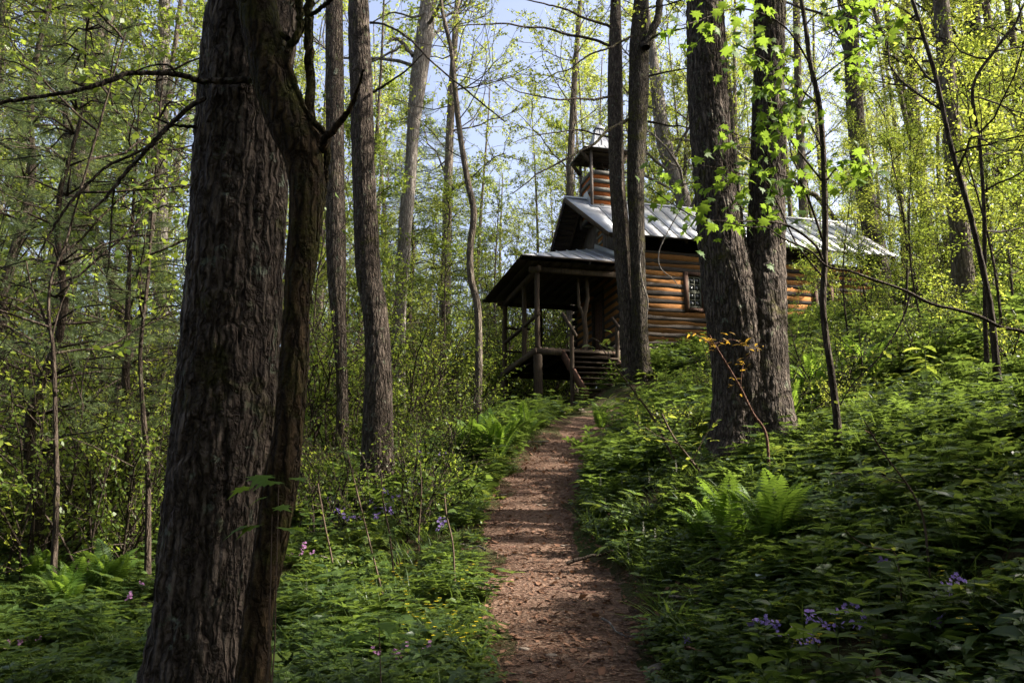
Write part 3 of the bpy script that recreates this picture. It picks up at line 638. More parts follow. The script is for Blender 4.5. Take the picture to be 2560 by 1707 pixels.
class Tree:
    def __init__(s, seed): s.r = random.Random(seed); s.wood = MB(); s.lp = []; s.ends = []
    def path(s, p, d, ln, n, wander, up):
        pts = [np.array(p, float)]; d = unit(np.array(d, float))
        for i in range(n):
            d = unit(d + np.array([s.r.gauss(0, wander), s.r.gauss(0, wander), s.r.gauss(0, wander) + up])); pts.append(pts[-1] + d * ln / n)
        return pts
    def branch(s, p, d, ln, r, level, maxl, sides=(9, 6, 4, 3), leafn=7, wander=0.2, up=0.06, nsub=6, spread=0.9):
        n = (7, 5, 4, 2)[min(level, 3)]; pts = s.path(p, d, ln, n, wander, up)
        rad = np.linspace(r, r * (0.35 if level < maxl else 0.5), n + 1); s.wood.tube(pts, rad, sides[min(level, 3)])
        if level >= maxl:
            P = np.array(pts); k = leafn
            for i in range(k):
                t = (0.25 + 0.75 * ((i // 3 + s.r.random() * 0.3) / max(1, (k + 2) // 3))) * (len(P) - 1) * 0.999; j = min(int(t), len(P) - 2); q = P[j] + (P[j + 1] - P[j]) * (t - j)
                s.lp.append(q + np.array([s.r.gauss(0, 0.022), s.r.gauss(0, 0.022), s.r.gauss(-0.01, 0.02)]))
            return
        for k in range(nsub):
            t = s.r.uniform(0.22, 0.98) * n; j = min(int(t), n - 1); q = pts[j] + (pts[j + 1] - pts[j]) * (t - j); dd = unit(pts[j + 1] - pts[j])
            o = unit(np.array([s.r.gauss(0, 1), s.r.gauss(0, 1), s.r.gauss(0, 0.6)])); nd = unit(dd + o * spread)
            s.branch(q, nd, ln * s.r.uniform(0.32, 0.55), max(0.004, r * 0.42), level + 1, maxl, sides, leafn, wander, up, nsub, spread)
def crown_on(T, pts, rads, f0, f1, nl, ln, maxl=2, leafn=7, nsub=6, updir=0.5, rscale=0.22, bias=None):
    pts = np.array(pts); m = len(pts) - 1
    for k in range(nl):
        f = (f0 + (f1 - f0) * (k + T.r.random()) / nl); t = f * m; j = min(int(t), m - 1); p = pts[j] + (pts[j + 1] - pts[j]) * (t - j)
        rd = rads[j] + (rads[j + 1] - rads[j]) * (t - j); a = T.r.uniform(0, 2 * PI)
        d = np.array([math.cos(a), math.sin(a), T.r.uniform(0.1, 1.0) * updir * 2])
        if bias is not None: d = d + np.array(bias)
        T.branch(p, d, ln * T.r.uniform(0.6, 1.2) * (1.15 - 0.5 * (f - f0) / (f1 - f0 + 1e-6)), max(0.012, rd * rscale), 0, maxl, leafn=leafn, nsub=nsub)
def variant(seed, H, r0, start, nl, ln, maxl, leafn, nsub, lsize, leafm, barkm, wob=0.5, lean=0.0, updir=0.5, jitter=0.0, extra=1):
    T = Tree(seed); n = 14; pts = []; rads = []
    ph = T.r.uniform(0, 6); ph2 = T.r.uniform(0, 6)
    for i in range(n + 1):
        f = i / n; pts.append(np.array([lean * H * f ** 1.3 + wob * math.sin(ph + f * 4.5) * f * (1.2 - f), wob * math.sin(ph2 + f * 3.7) * f * (1.2 - f), -0.4 + (H + 0.4) * f]))
        rads.append(r0 * (1.35 if i == 0 else 1.0) * (1 - 0.86 * f ** 1.1))
    tr = resample(np.array(pts), np.linspace(0, 1, 40)); rr_ = np.interp(np.linspace(0, 1, 40), np.linspace(0, 1, n + 1), rads)
    T.wood.tube(tr, rr_, 12)
    crown_on(T, pts, rads, start, 0.99, nl, ln, maxl, leafn, nsub, updir)
    lp = np.array(T.lp)
    if extra > 1: lp = np.concatenate([lp + np.random.default_rng(seed + i).normal(size=lp.shape) * jitter for i in range(extra)])
    v, q, ti = cards(lp, lsize, seed)
    return (T.wood.mesh('trunk', [barkm], True), mkmesh('crown', v, q, None, [leafm], False, ti))
def put(name, var, loc, rz, sc, label, cat, group, tilt=(0, 0)):
    e = empty(name, loc, rz); e.rotation_euler = (tilt[0], tilt[1], rz); e.scale = sc if hasattr(sc, '__len__') else (sc, sc, sc); tag(e, label, cat, group)
    names = ('trunk', 'crown') if cat in ('tree', 'sapling') else ('stems', 'foliage')
    a = link(names[0], var[0], e); b = link(names[1], var[1], e); return e
# ------------------------------------------------------------ hero trees
def hero_trunk(mb, prof, Y, seed, nseg=120, vstep=0.02, amp=0.02, freq=22, flare=0.25, topz=None, base=True, lobes=0.06, stretch=0.13, Yf=None):
    # prof: rows (y, xl, xr) on the view, bottom first
    P = []; R_ = []
    for (py, xl, xr) in prof:
        yy = Y if Yf is None else Yf(py); p = at((xl + xr) / 2, py, yy); P.append(p); R_.append((xr - xl) / 2 * pxm(p))
    if base:
        p = P[0].copy(); d = unit(P[0] - P[1]); g = tz(p[0], p[1]); k = 0
        if p[2] > g - 0.15:
            dz = p[2] - (g - 0.25); q = p + np.array([d[0] / max(0.2, -d[2]) * dz * 0.5, 0, -dz]); P.insert(0, q); R_.insert(0, R_[0] * (1 + flare))
    if topz:
        p = P[-1]; d = unit(P[-1] - P[-2]); d = unit(d * np.array([0.6, 0.6, 1])); n = 6; h = topz - p[2]; r0 = R_[-1]
        for i in range(1, n + 1): P.append(p + d / d[2] * h * i / n); R_.append(r0 * (1 - 0.8 * i / n))
    PR = np.concatenate([np.array(P), np.array(R_)[:, None]], 1)
    Ln = np.linalg.norm(np.diff(PR[:, :3], axis=0), axis=1).sum()
    vis = 1.0
    m = int(min(Ln, 9.0) / vstep) + int(max(0, Ln - 9.0) / 0.25) + 2
    s1 = np.linspace(0, min(Ln, 9.0), int(min(Ln, 9.0) / vstep) + 2); s2 = np.arange(9.25, Ln, 0.25) if Ln > 9.25 else np.array([])
    ts = np.concatenate([s1, s2]) / Ln; ts = ts[ts <= 1]
    Q = resample(PR, ts); C = Q[:, :3]; rad = np.maximum(Q[:, 3], 0.01)
    d, r, u = frames(C); a = np.arange(nseg) * 2 * PI / nseg
    ca, sa = np.cos(a), np.sin(a)
    A = np.stack(np.broadcast_arrays(ca[None, :] * 1.0, sa[None, :] * 1.0, C[:, 2][:, None]), -1)
    zz = C[:, 2][:, None] + 0 * a[None, :]
    cx = ca[None, :] + 0 * zz; sx = sa[None, :] + 0 * zz; rr0 = rad[0] if len(rad) else 0.3
    rm = float(np.median(rad[: max(2, len(s1))]))
    pn = np.stack([cx.ravel() * rm * freq, sx.ravel() * rm * freq, zz.ravel() * freq * stretch], -1)
    rid = 1 - np.abs(noise(pn, seed)) * 2.0; rid2 = 1 - np.abs(noise(pn * np.array([2.1, 2.1, 3.0]), seed + 1)) * 2
    brk = noise(np.stack([cx.ravel() * rm * freq, sx.ravel() * rm * freq, zz.ravel() * freq * 0.9], -1), seed + 2)
    low = noise(np.stack([cx.ravel() * 1.3, sx.ravel() * 1.3, zz.ravel() * 0.8], -1), seed + 3)
    disp = -amp * np.clip(rid, 0.0, 1) ** 1.5 - amp * 0.3 * np.clip(rid2, 0, 1) + amp * 0.5 * brk
    dd = disp.reshape(zz.shape) + (low.reshape(zz.shape) * lobes) * rad[:, None]
    gz0 = tz(C[0][0], C[0][1]); fl = np.exp(-np.clip(zz - gz0, 0, None) / 0.35) * flare * (0.6 + 0.6 * np.cos(a * 4 + seed))[None, :] * rad[0]
    if not base: fl = 0
    RR = rad[:, None] + dd + fl
    v = C[:, None, :] + RR[..., None] * (ca[None, :, None] * r[:, None, :] + sa[None, :, None] * u[:, None, :])
    mb.add(v.reshape(-1, 3), gridq(len(C), nseg))
    return C, rad
def hero_tree(name, prof, Y, label, mat, seed, crown=None, limbs=(), lmat='leaf_spring', lsize=0.08, **kw):
    o0 = at((prof[0][1] + prof[0][2]) / 2, prof[0][0], Y); base = np.array([o0[0], Y, tz(o0[0], Y)])
    e = empty(name, base); tag(e, label, 'tree'); mb = MB()
    C, rad = hero_trunk(mb, prof, Y, seed, **kw)
    mb.v = [x - base for x in mb.v]; link('trunk', mb.mesh('trunk', [mat], True), e)
    T = Tree(seed)
    if crown:
        k = np.linspace(0, len(C) - 1, 30).astype(int)
        # path fraction in height
        zf = (C[k][:, 2] - C[0, 2]) / (C[-1, 2] - C[0, 2]); pts = C[k]; rs = rad[k]
        fr = np.interp([crown[0], 0.99], zf, np.linspace(0, 1, 30))
        crown_on(T, pts, rs, fr[0], fr[1], crown[1], crown[2], crown[3] if len(crown) > 3 else 2, leafn=crown[4] if len(crown) > 4 else 7)
    if crown and T.wood.n:
        T.wood.v = [x - base for x in T.wood.v]; link('limbs', T.wood.mesh('limbs', [mat], True), e)
        v, q, ti = cards(np.array(T.lp) - base, lsize, seed); link('crown', mkmesh('crown', v, q, None, [M[lmat]], False, ti), e)
    for (pts, dep) in limbs:
        mb = MB(); P = [at(x, y, (dep if not isinstance(dep, tuple) else dep[0] + (dep[1] - dep[0]) * i / (len(pts) - 1))) for i, (x, y, w) in enumerate(pts)]
        Rr = [w / 2 * pxm(p) for (x, y, w), p in zip(pts, P)]
        PR = resample(np.concatenate([np.array(P), np.array(Rr)[:, None]], 1), np.linspace(0, 1, len(pts) * 5))
        jit = np.random.default_rng(len(pts) + seed).normal(size=(len(PR), 3)) * PR[:, 3:4] * 0.18
        mb.tube(PR[:, :3] + jit - base, np.maximum(PR[:, 3], 0.002), 9 if Rr[0] > 0.01 else 5); link('limb', mb.mesh('limb', [mat], True), e)
    return e, C, rad, base
def vert(rows): return rows[::-1] if rows[0][0] < rows[-1][0] else rows

T1p = [(1568, 335, 575), (1400, 362, 590), (1200, 378, 600), (1000, 395, 630), (900, 405, 640), (800, 415, 645), (700, 425, 648), (600, 433, 652), (500, 440, 655), (400, 448, 656), (300, 455, 658), (200, 463, 662), (100, 470, 674), (0, 482, 690), (-120, 495, 700)]
LA = ([(575, 182, 17), (530, 185, 15), (480, 188, 14), (440, 180, 13), (400, 170, 12), (340, 168, 11), (290, 170, 11), (250, 186, 12), (190, 205, 10), (100, 221, 9), (0, 236, 9), (-80, 250, 8)], (3.75, 3.2))
LB = ([(470, 226, 11), (430, 250, 11), (395, 285, 11), (360, 320, 11), (330, 352, 10), (290, 395, 9), (262, 430, 8), (235, 462, 7), (205, 487, 6)], (3.8, 3.5))
LB2 = ([(345, 335, 7), (300, 357, 7), (250, 380, 7), (210, 415, 7), (170, 455, 7), (140, 495, 6), (112, 540, 5), (92, 580, 4), (85, 600, 3)], (3.6, 3.3))
LB3 = ([(262, 430, 5), (258, 470, 4), (254, 530, 4), (250, 600, 3), (244, 640, 2)], (3.6, 3.6))
LA2 = ([(405, 170, 6), (385, 150, 5), (345, 152, 4), (300, 170, 4)], (3.5, 3.4))
LB4 = ([(460, 292, 9), (430, 291, 8), (392, 285, 6), (350, 270, 4)], (3.9, 3.7))
hero_tree('big_hardwood_tree', T1p, 4.0, 'largest tree trunk at left with thick furrowed bark and two dark bare limbs reaching left', M['bark_big'], 11, crown=(0.55, 16, 3.4, 2, 9), limbs=[LA, LB, LB2, LB3, LA2, LB4], nseg=260, vstep=0.0125, amp=0.013, freq=24, stretch=0.26, topz=19, flare=0.12, lsize=0.07)
T1b = [(1568, 540, 622), (1400, 560, 630), (1250, 583, 662), (1100, 603, 688), (1000, 626, 698), (900, 636, 706), (800, 643, 711), (700, 650, 713), (600, 656, 730), (500, 663, 742), (430, 664, 748), (370, 656, 745), (320, 636, 735), (270, 612, 712), (200, 590, 682), (130, 572, 662), (60, 557, 647), (0, 545, 635), (-120, 520, 600)]
VN = ([(686, -60, 17), (686, 0, 17), (691, 60, 17), (676, 95, 19), (664, 105, 17), (662, 140, 14), (675, 185, 15), (693, 235, 15), (718, 276, 16), (748, 306, 14)], 3.62)
VN2 = ([(664, 92, 14), (645, 80, 13), (630, 62, 12), (622, 20, 12), (625, -60, 12)], 3.64)
ST1 = ([(709, -60, 22), (709, 60, 22), (711, 140, 22), (713, 200, 22), (709, 260, 26), (722, 310, 30), (728, 350, 34)], 3.66)
BR = ([(742, 345, 20), (750, 318, 17), (783, 278, 15), (808, 240, 11), (822, 205, 8), (835, 160, 5)], (3.62, 3.4))
BD = ([(752, 312, 16), (748, 380, 18), (737, 470, 17), (724, 560, 16), (716, 620, 12)], 3.72)
BU = ([(712, 38, 10), (735, 20, 10), (757, 3, 10), (790, -30, 9)], (3.62, 3.5))
hero_tree('mossy_leaning_tree', T1b, 3.68, 'slim mossy brown tree leaning against the largest trunk, with twisted vine-like limbs near its top', M['bark_moss'], 21, crown=(0.6, 8, 2.2, 2, 7), limbs=[VN, VN2, ST1, BR, BD, BU], nseg=120, vstep=0.016, amp=0.004, freq=30, topz=12, flare=0.1, lobes=0.10, stretch=0.3, lsize=0.07)
T2p = [(1160, 826, 912), (1050, 832, 903), (950, 834, 903), (850, 838, 901), (760, 836, 895), (700, 830, 888), (650, 820, 878), (600, 815, 873), (500, 812, 868), (400, 808, 863), (300, 805, 860), (200, 803, 857), (100, 800, 852), (0, 800, 848), (-120, 800, 846)]
hero_tree('hardwood_tree', T2p, 11.0, 'straight dark trunk right of the largest tree, bent slightly at mid height with small knot', M['bark_oak'], 31, crown=(0.5, 18, 3.6, 2, 9), limbs=[([(858, 212, 7), (885, 195, 5), (930, 165, 4), (975, 120, 3)], (10.9, 10.5)), ([(850, 52, 6), (890, 60, 5), (940, 90, 5), (1000, 150, 4), (1080, 215, 4), (1160, 280, 3)], (10.9, 10))], nseg=110, vstep=0.03, amp=0.008, freq=20, topz=22, lobes=0.05)
T4p = [(900, 772, 800), (800, 766, 797), (600, 750, 795), (400, 748, 792), (200, 748, 790), (0, 748, 787), (-100, 748, 785)]
hero_tree('hardwood_tree', T4p, 14.0, 'rough trunk partly hidden between the mossy leaning tree and the bent dark trunk', M['bark_big'], 41, crown=(0.5, 14, 3.6, 2, 9), nseg=80, vstep=0.05, amp=0.01, freq=16, topz=23)
T3p = [(860, 896, 932), (700, 903, 934), (600, 910, 942), (500, 916, 948), (400, 928, 957), (300, 934, 964), (200, 940, 978), (120, 950, 990), (60, 958, 998), (0, 966, 1002), (-100, 975, 1008)]
hero_tree('hardwood_tree', T3p, 21.0, 'pale grey trunk curving to the right toward its top, sunlit along its right edge', M['bark_pale'], 51, crown=(0.5, 16, 4.0, 2, 9), limbs=[([(948, 130, 10), (925, 100, 10), (905, 90, 8), (890, 100, 5)], (20.9, 20.6)), ([(925, 105, 6), (880, 130, 5), (835, 150, 4)], 20.7), ([(975, 30, 6), (950, 40, 5), (900, 30, 4), (850, 55, 3)], 20.7)], nseg=70, vstep=0.06, amp=0.008, freq=12, topz=24)
def wp(rows): return [(y, x - w / 2, x + w / 2) for (x, y, w) in rows[::-1]]
T3b = [(1010, -60, 8), (1015, 20, 9), (1035, 110, 10), (1045, 200, 12), (1052, 270, 13), (1060, 330, 13), (1075, 420, 14), (1088, 490, 15), (1080, 570, 15), (1082, 640, 16), (1096, 700, 17), (1100, 800, 17), (1098, 900, 18), (1094, 975, 20)]
hero_tree('thin_crooked_tree', wp(T3b), 16.5, 'thin crooked dark tree standing just left of the porch posts', M['bark_far'], 61, crown=(0.5, 12, 2.4, 1, 9), nseg=24, vstep=0.08, amp=0.004, freq=14, topz=15)
T5p = wp([(1413, -60, 23), (1414, 0, 24), (1413, 200, 36), (1417, 400, 36), (1424, 500, 37), (1431, 600, 38), (1440, 700, 38), (1446, 800, 42), (1456, 870, 50)])
T6p = wp([(1475, -60, 34), (1473, 0, 35), (1468, 100, 44), (1467, 200, 45), (1460, 400, 40), (1462, 500, 36), (1465, 600, 36), (1468, 700, 37), (1471, 800, 40), (1474, 870, 52)])
def sprayline(x0, y0, x1, y1, w, n, seed, bow=0.0):
    r = random.Random(seed); out = []
    for i in range(n):
        t = i / (n - 1); out.append((x0 + (x1 - x0) * t + r.gauss(0, 4), y0 + (y1 - y0) * t + r.gauss(0, 4) - bow * math.sin(PI * t), max(1.6, w * (1 - 0.7 * t))))
    return out
l5 = [(sprayline(1405, 105, 1010, 60, 7, 9, 1, 20), (20.4, 18.5)), (sprayline(1400, 222, 1150, 190, 6, 8, 2, -25), (20, 18)), (sprayline(1402, 310, 1180, 330, 5, 8, 3, 20), (20, 19)), (sprayline(1404, 60, 1180, -10, 7, 7, 4), (20, 19))]
l6 = [(sprayline(1455, 275, 1180, 435, 8, 10, 5, 0), (20.0, 18)), (sprayline(1450, 90, 1250, 190, 6, 8, 6, 10), (19.6, 18.6)), ([(1480, 110, 22), (1500, 75, 20), (1513, 30, 17), (1520, -40, 16)], 19.7), (sprayline(1485, 95, 1620, 60, 6, 7, 7, 10), (19.7, 18.8)), (sprayline(1486, 270, 1600, 290, 6, 7, 8, -10), (19.7, 19)), (sprayline(1486, 170, 1640, 130, 5, 7, 18, -10), (19.7, 19))]
hero_tree('hardwood_tree', T5p, 20.4, 'narrower grey left one of the twin trunks crossing the front corner of the chapel', M['bark_oak'], 71, crown=(0.6, 12, 3.6, 2, 7), limbs=l5, nseg=70, vstep=0.05, amp=0.007, freq=14, topz=22, flare=0.15)
e6 = hero_tree('hardwood_tree', T6p, 20.0, 'darker mossy right one of the twin trunks crossing the front corner of the chapel', M['bark_moss2'], 81, crown=(0.6, 12, 3.6, 2, 7), limbs=l6, nseg=80, vstep=0.05, amp=0.008, freq=14, topz=23, flare=0.15)
T7L = [(1010, 1632, 1780), (900, 1640, 1775), (800, 1632, 1765), (700, 1620, 1750), (640, 1612, 1735), (560, 1603, 1714), (500, 1600, 1705), (400, 1592, 1690), (300, 1585, 1680), (200, 1578, 1671), (50, 1575, 1665), (-120, 1572, 1655)]
T7R = [(1010, 1665, 1830), (900, 1672, 1812), (800, 1676, 1806), (700, 1684, 1804), (640, 1696, 1804), (570, 1713, 1803), (500, 1718, 1803), (400, 1722, 1803), (300, 1727, 1802), (200, 1730, 1801), (0, 1731, 1805), (-120, 1730, 1806)]
e7, C7, r7, b7 = hero_tree('forked_hardwood_tree', T7L, 9.2, 'massive forked double trunk standing between the path and the chapel wall', M['bark_oak'], 91, crown=(0.5, 16, 3.6, 2, 9), nseg=170, vstep=0.022, amp=0.012, freq=24, stretch=0.24, topz=20, flare=0.2,
    limbs=[([(1690, 812, 22), (1700, 760, 20), (1708, 700, 18), (1712, 650, 14)], 8.95)])
mb = MB(); C, rd = hero_trunk(mb, T7R, 9.22, 92, nseg=150, vstep=0.022, amp=0.012, freq=24, stretch=0.24, topz=19, flare=0.2); mb.v = [x - b7 for x in mb.v]; link('trunk', mb.mesh('trunk', [M['bark_oak']], True), e7)
T = Tree(92); k = np.linspace(0, len(C) - 1, 30).astype(int); crown_on(T, C[k], rd[k], 0.65, 0.99, 14, 3.6, 2, 9)
T.wood.v = [x - b7 for x in T.wood.v]; link('limbs', T.wood.mesh('limbs', [M['bark_oak']], True), e7); v, q, ti = cards(np.array(T.lp) - b7, 0.07, 92); link('crown', mkmesh('crown', v, q, None, [M['leaf_spring']], False, ti), e7)
T9 = [(1948, -60, 30), (1950, 0, 32), (1958, 150, 36), (1968, 300, 40), (1988, 450, 43), (2005, 540, 46)]
hero_tree('hardwood_tree', wp(T9), 27.0, 'dark straight trunk rising behind the right end of the chapel roof', M['bark_oak'], 101, crown=(0.45, 18, 4.0, 2, 8), nseg=50, vstep=0.08, amp=0.008, freq=10, topz=29)
T10 = [(2076, -60, 16), (2080, 0, 18), (2092, 150, 21), (2104, 300, 24), (2118, 420, 26)]
hero_tree('hardwood_tree', wp(T10), 30.0, 'slim straight trunk on the hillside right of the trunk behind the roof end', M['bark_far'], 111, crown=(0.4, 16, 3.6, 2, 8), nseg=30, vstep=0.12, amp=0.006, freq=8, topz=30)
T12 = [(2218, -60, 28), (2228, 0, 30), (2240, 90, 32), (2262, 200, 34), (2285, 310, 37), (2312, 430, 40), (2330, 520, 42)]
hero_tree('hardwood_tree', wp(T12), 22.0, 'dark leaning trunk near the right edge wrapped in small climbing leaves', M['bark_moss2'], 121, crown=(0.2, 26, 3.2, 2, 9), nseg=50, vstep=0.08, amp=0.008, freq=10, topz=25, lsize=0.09)
T13 = [(2140, -60, 18), (2150, 0, 20), (2165, 90, 22), (2200, 170, 22), (2240, 250, 22), (2290, 380, 24)]
hero_tree('leaning_tree', wp(T13), 24.0, 'smaller trunk at right bending sharply left near its top', M['bark_far'], 131, crown=(0.3, 16, 3.0, 2, 8), nseg=30, vstep=0.1, amp=0.006, freq=8, topz=24)
for i, (rows, Y, lab) in enumerate((([(1985, -60, 8), (2000, 0, 9), (2060, 190, 11), (2090, 320, 12), (2110, 440, 12)], 33, 'very slim leaning tree between two straight trunks above the roof end'),
        ([(2030, -60, 8), (2040, 60, 9), (2075, 200, 10), (2100, 330, 11), (2125, 460, 12)], 35, 'second very slim tree just right of the slim leaning one above the roof end'),
        ([(1826, -60, 14), (1830, 60, 16), (1835, 250, 18), (1842, 400, 20), (1845, 480, 20)], 31, 'grey trunk showing just right of the forked tree above the roof'),
        ([(1740, 380, 8), (1790, 400, 10), (1850, 440, 12), (1900, 480, 13)], 34, 'thin trunk leaning far over behind the chapel roof'))):
    hero_tree('slim_tree', wp(rows), Y, lab, M['bark_far'], 140 + i, crown=(0.35, 12, 3.0, 2, 8), nseg=16, vstep=0.3, amp=0.003, freq=6, topz=26 if i < 3 else 20)
T15 = [(380, -60, 24), (378, 0, 26), (374, 200, 28), (370, 400, 32), (368, 600, 34), (375, 800, 36), (378, 950, 38)]
hero_tree('hardwood_tree', wp(T15), 19.0, 'light grey upright trunk seen just left of the largest tree', M['bark_pale'], 151, crown=(0.35, 20, 3.6, 2, 9), nseg=40, vstep=0.08, amp=0.008, freq=10, topz=21)
T17 = [(150, 230, 14), (160, 330, 20), (190, 460, 18), (245, 600, 22), (270, 700, 24), (310, 790, 26), (350, 880, 28), (385, 980, 30), (400, 1060, 32)]
hero_tree('leaning_tree', wp(T17), 15.0, 'leaning tree slanting down to the right behind the largest trunk', M['bark_moss2'], 161, crown=(0.4, 14, 2.6, 2, 8), nseg=30, vstep=0.08, amp=0.006, freq=10, topz=13)
T16 = [(296, 640, 10), (292, 760, 14), (289, 860, 18), (292, 960, 20), (298, 1070, 21), (303, 1200, 24)]
hero_tree('dark_young_tree', wp(T16), 8.5, 'dark young trunk low at left, ending in a thin top among the bushes', M['bark_dark'], 171, crown=(0.5, 9, 1.6, 1, 8), nseg=20, vstep=0.06, amp=0.003, freq=14, topz=6.5, lmat='leaf_green')
T20 = [(345, 560, 7), (340, 640, 8), (326, 760, 9), (322, 840, 10), (330, 960, 11), (340, 1090, 12)]
hero_tree('thin_crooked_tree', wp(T20), 7.5, 'thin wavy stem close against the left side of the largest trunk', M['bark_dark'], 176, crown=(0.5, 7, 1.3, 1, 7), nseg=14, vstep=0.06, amp=0.002, freq=14, topz=6.0, lmat='leaf_green')
T21 = [(150, 560, 6), (118, 640, 7), (112, 720, 8), (122, 800, 9), (126, 900, 10), (128, 1010, 11), (130, 1150, 12)]
hero_tree('thin_crooked_tree', wp(T21), 7.0, 'thin upright stem with a forked top near the left edge', M['bark_dark'], 181, crown=(0.4, 9, 1.4, 1, 8), nseg=14, vstep=0.06, amp=0.002, freq=14, topz=6.0, lmat='leaf_green',
    limbs=[([(114, 760, 6), (90, 700, 5), (70, 650, 4), (60, 600, 3)], 7.0), ([(118, 780, 5), (140, 700, 4), (165, 640, 4)], 7.0)])
T18 = [(1490, 60, 16), (1500, 130, 20), (1512, 230, 30), (1524, 320, 34), (1550, 410, 36), (1570, 470, 36)]
hero_tree('leaning_tree', wp(T18), 31.0, 'grey trunk rising behind the roof between the mossy twin trunk and the forked tree', M['bark_pale'], 191, crown=(0.35, 14, 3.6, 2, 8), nseg=30, vstep=0.12, amp=0.006, freq=8, topz=24)
# ------------------------------------------------------------ maple sapling with single leaves
MO = [(0, -0.02), (0.16, 0.02), (0.42, -0.02), (0.30, 0.18), (0.62, 0.30), (0.36, 0.40), (0.40, 0.62), (0.16, 0.56), (0, 1.0)]
mo = MO + [(-x, y) for x, y in MO[-2:0:-1]]
def maple_mesh(name, droop, mat):
    v = [(0, 0.3, 0.03)] + [(x, y, 0.05 * abs(x) - droop * y * y - 0.10 * x * x) for x, y in mo]; n = len(mo)
    return mkmesh(name, v, None, [(0, 1 + i, 1 + (i + 1) % n) for i in range(n)], [mat], False, rng.random(n) * 0 + 0.5)
mleaf = [maple_mesh('leaf', d_, M['leaf_maple']) for d_ in (0.15, 0.4, 0.7)]
def leaf_rot(axis, nrm):
    a = Vector(axis).normalized(); n = Vector(nrm); s = a.cross(n); s.normalize(); n = s.cross(a); return Matrix((s, a, n)).transposed()
def single_leaf(me, p, axis, nrm, size, parent, name='leaf'):
    o = bpy.data.objects.new(name, me); COL.objects.link(o); o.parent = parent
    o.matrix_local = Matrix.Translation(Vector(p)) @ leaf_rot(axis, nrm).to_4x4() @ Matrix.Scale(size, 4); return o
T8 = [(1825, -60, 8), (1840, 0, 9), (1850, 60, 10), (1862, 150, 11), (1880, 230, 12), (1890, 330, 13), (1895, 480, 14), (1894, 600, 14), (1890, 700, 15), (1898, 780, 15), (1910, 860, 16), (1922, 960, 17), (1925, 1010, 20)]
SP = at(1925, 960, 7.0); bs = np.array([SP[0], 7.0, tz(SP[0], 7.0)])
ms = empty('maple_sapling', bs); tag(ms, 'slender maple sapling with bright lime star-shaped leaves hanging before the forked trunk', 'sapling')
mb = MB(); hero_trunk(mb, wp(T8), 7.0, 201, nseg=18, vstep=0.05, amp=0.0015, freq=30, flare=0.1, lobes=0.03); mb.v = [x - bs for x in mb.v]; link('trunk', mb.mesh('trunk', [M['bark_dark']], True), ms)
mtw = [([(1893, 560, 6), (1840, 420, 5), (1790, 400, 4), (1740, 330, 3), (1660, 300, 2.5)], (7, 6.4)), ([(1890, 600, 7), (1870, 560, 6), (1800, 515, 5), (1700, 508, 4), (1600, 500, 3), (1490, 430, 2.5)], (7, 6.2)),
       ([(1880, 240, 5), (1820, 190, 4), (1760, 140, 3.5), (1690, 100, 3)], (7, 6.3)), ([(1862, 150, 5), (1800, 60, 4), (1700, 20, 3.5), (1600, 50, 3), (1560, 60, 2)], (7, 6.2)),
       ([(1892, 420, 5), (1800, 300, 4), (1750, 200, 3), (1730, 90, 2)], (7, 6.5)), ([(1894, 640, 5), (1830, 560, 4), (1760, 420, 3), (1700, 400, 2.5), (1600, 380, 2), (1500, 400, 2)], (7, 6.3)),
       ([(1850, 60, 4), (1880, 30, 3), (1960, 10, 3), (2010, 40, 2)], (7, 6.6)), ([(1870, 190, 4), (1950, 130, 3), (2040, 70, 2)], (7, 6.7)), ([(1895, 420, 4), (1930, 380, 3), (1990, 370, 2)], (7, 6.8)),
       ([(1893, 350, 4), (1840, 250, 3), (1800, 240, 3), (1780, 300, 2)], (7, 6.6))]
rl = random.Random(5); cnt = 0
for pts, dep in mtw:
    P = [at(x, y, dep[0] + (dep[1] - dep[0]) * i / (len(pts) - 1)) for i, (x, y, w) in enumerate(pts)]; Rr = [w / 2 * pxm(p) for (x, y, w), p in zip(pts, P)]
    PR = resample(np.concatenate([np.array(P), np.array(Rr)[:, None]], 1), np.linspace(0, 1, len(pts) * 5)); mb = MB(); mb.tube(PR[:, :3] - bs, np.maximum(PR[:, 3], 0.0015), 5); link('twig', mb.mesh('twig', [M['bark_dark']], True), ms)
    for k in range(30):
        if cnt >= 290: break
        t = rl.uniform(0.25, 1.0) ** 0.8 * (len(PR) - 1); j = min(int(t), len(PR) - 2); p = PR[j, :3] + (PR[j + 1, :3] - PR[j, :3]) * (t - j) - bs
        off = np.array([rl.gauss(0, 0.09), rl.gauss(0, 0.12), rl.gauss(-0.03, 0.08)]); az = rl.uniform(0, 2 * PI)
        single_leaf(mleaf[rl.randrange(3)], p + off, (math.cos(az), math.sin(az), rl.uniform(-0.9, -0.1)), (rl.gauss(0, 0.5), rl.gauss(0, 0.5) - 0.3, 1), rl.uniform(0.07, 0.12), ms); cnt += 1
mbl = MB(); mv = np.array([(0, 0.3, 0.03)] + [(x, y, 0.05 * abs(x) - 0.35 * y * y - 0.10 * x * x) for x, y in mo]); mt_ = [(0, 1 + i, 1 + (i + 1) % len(mo)) for i in range(len(mo))]
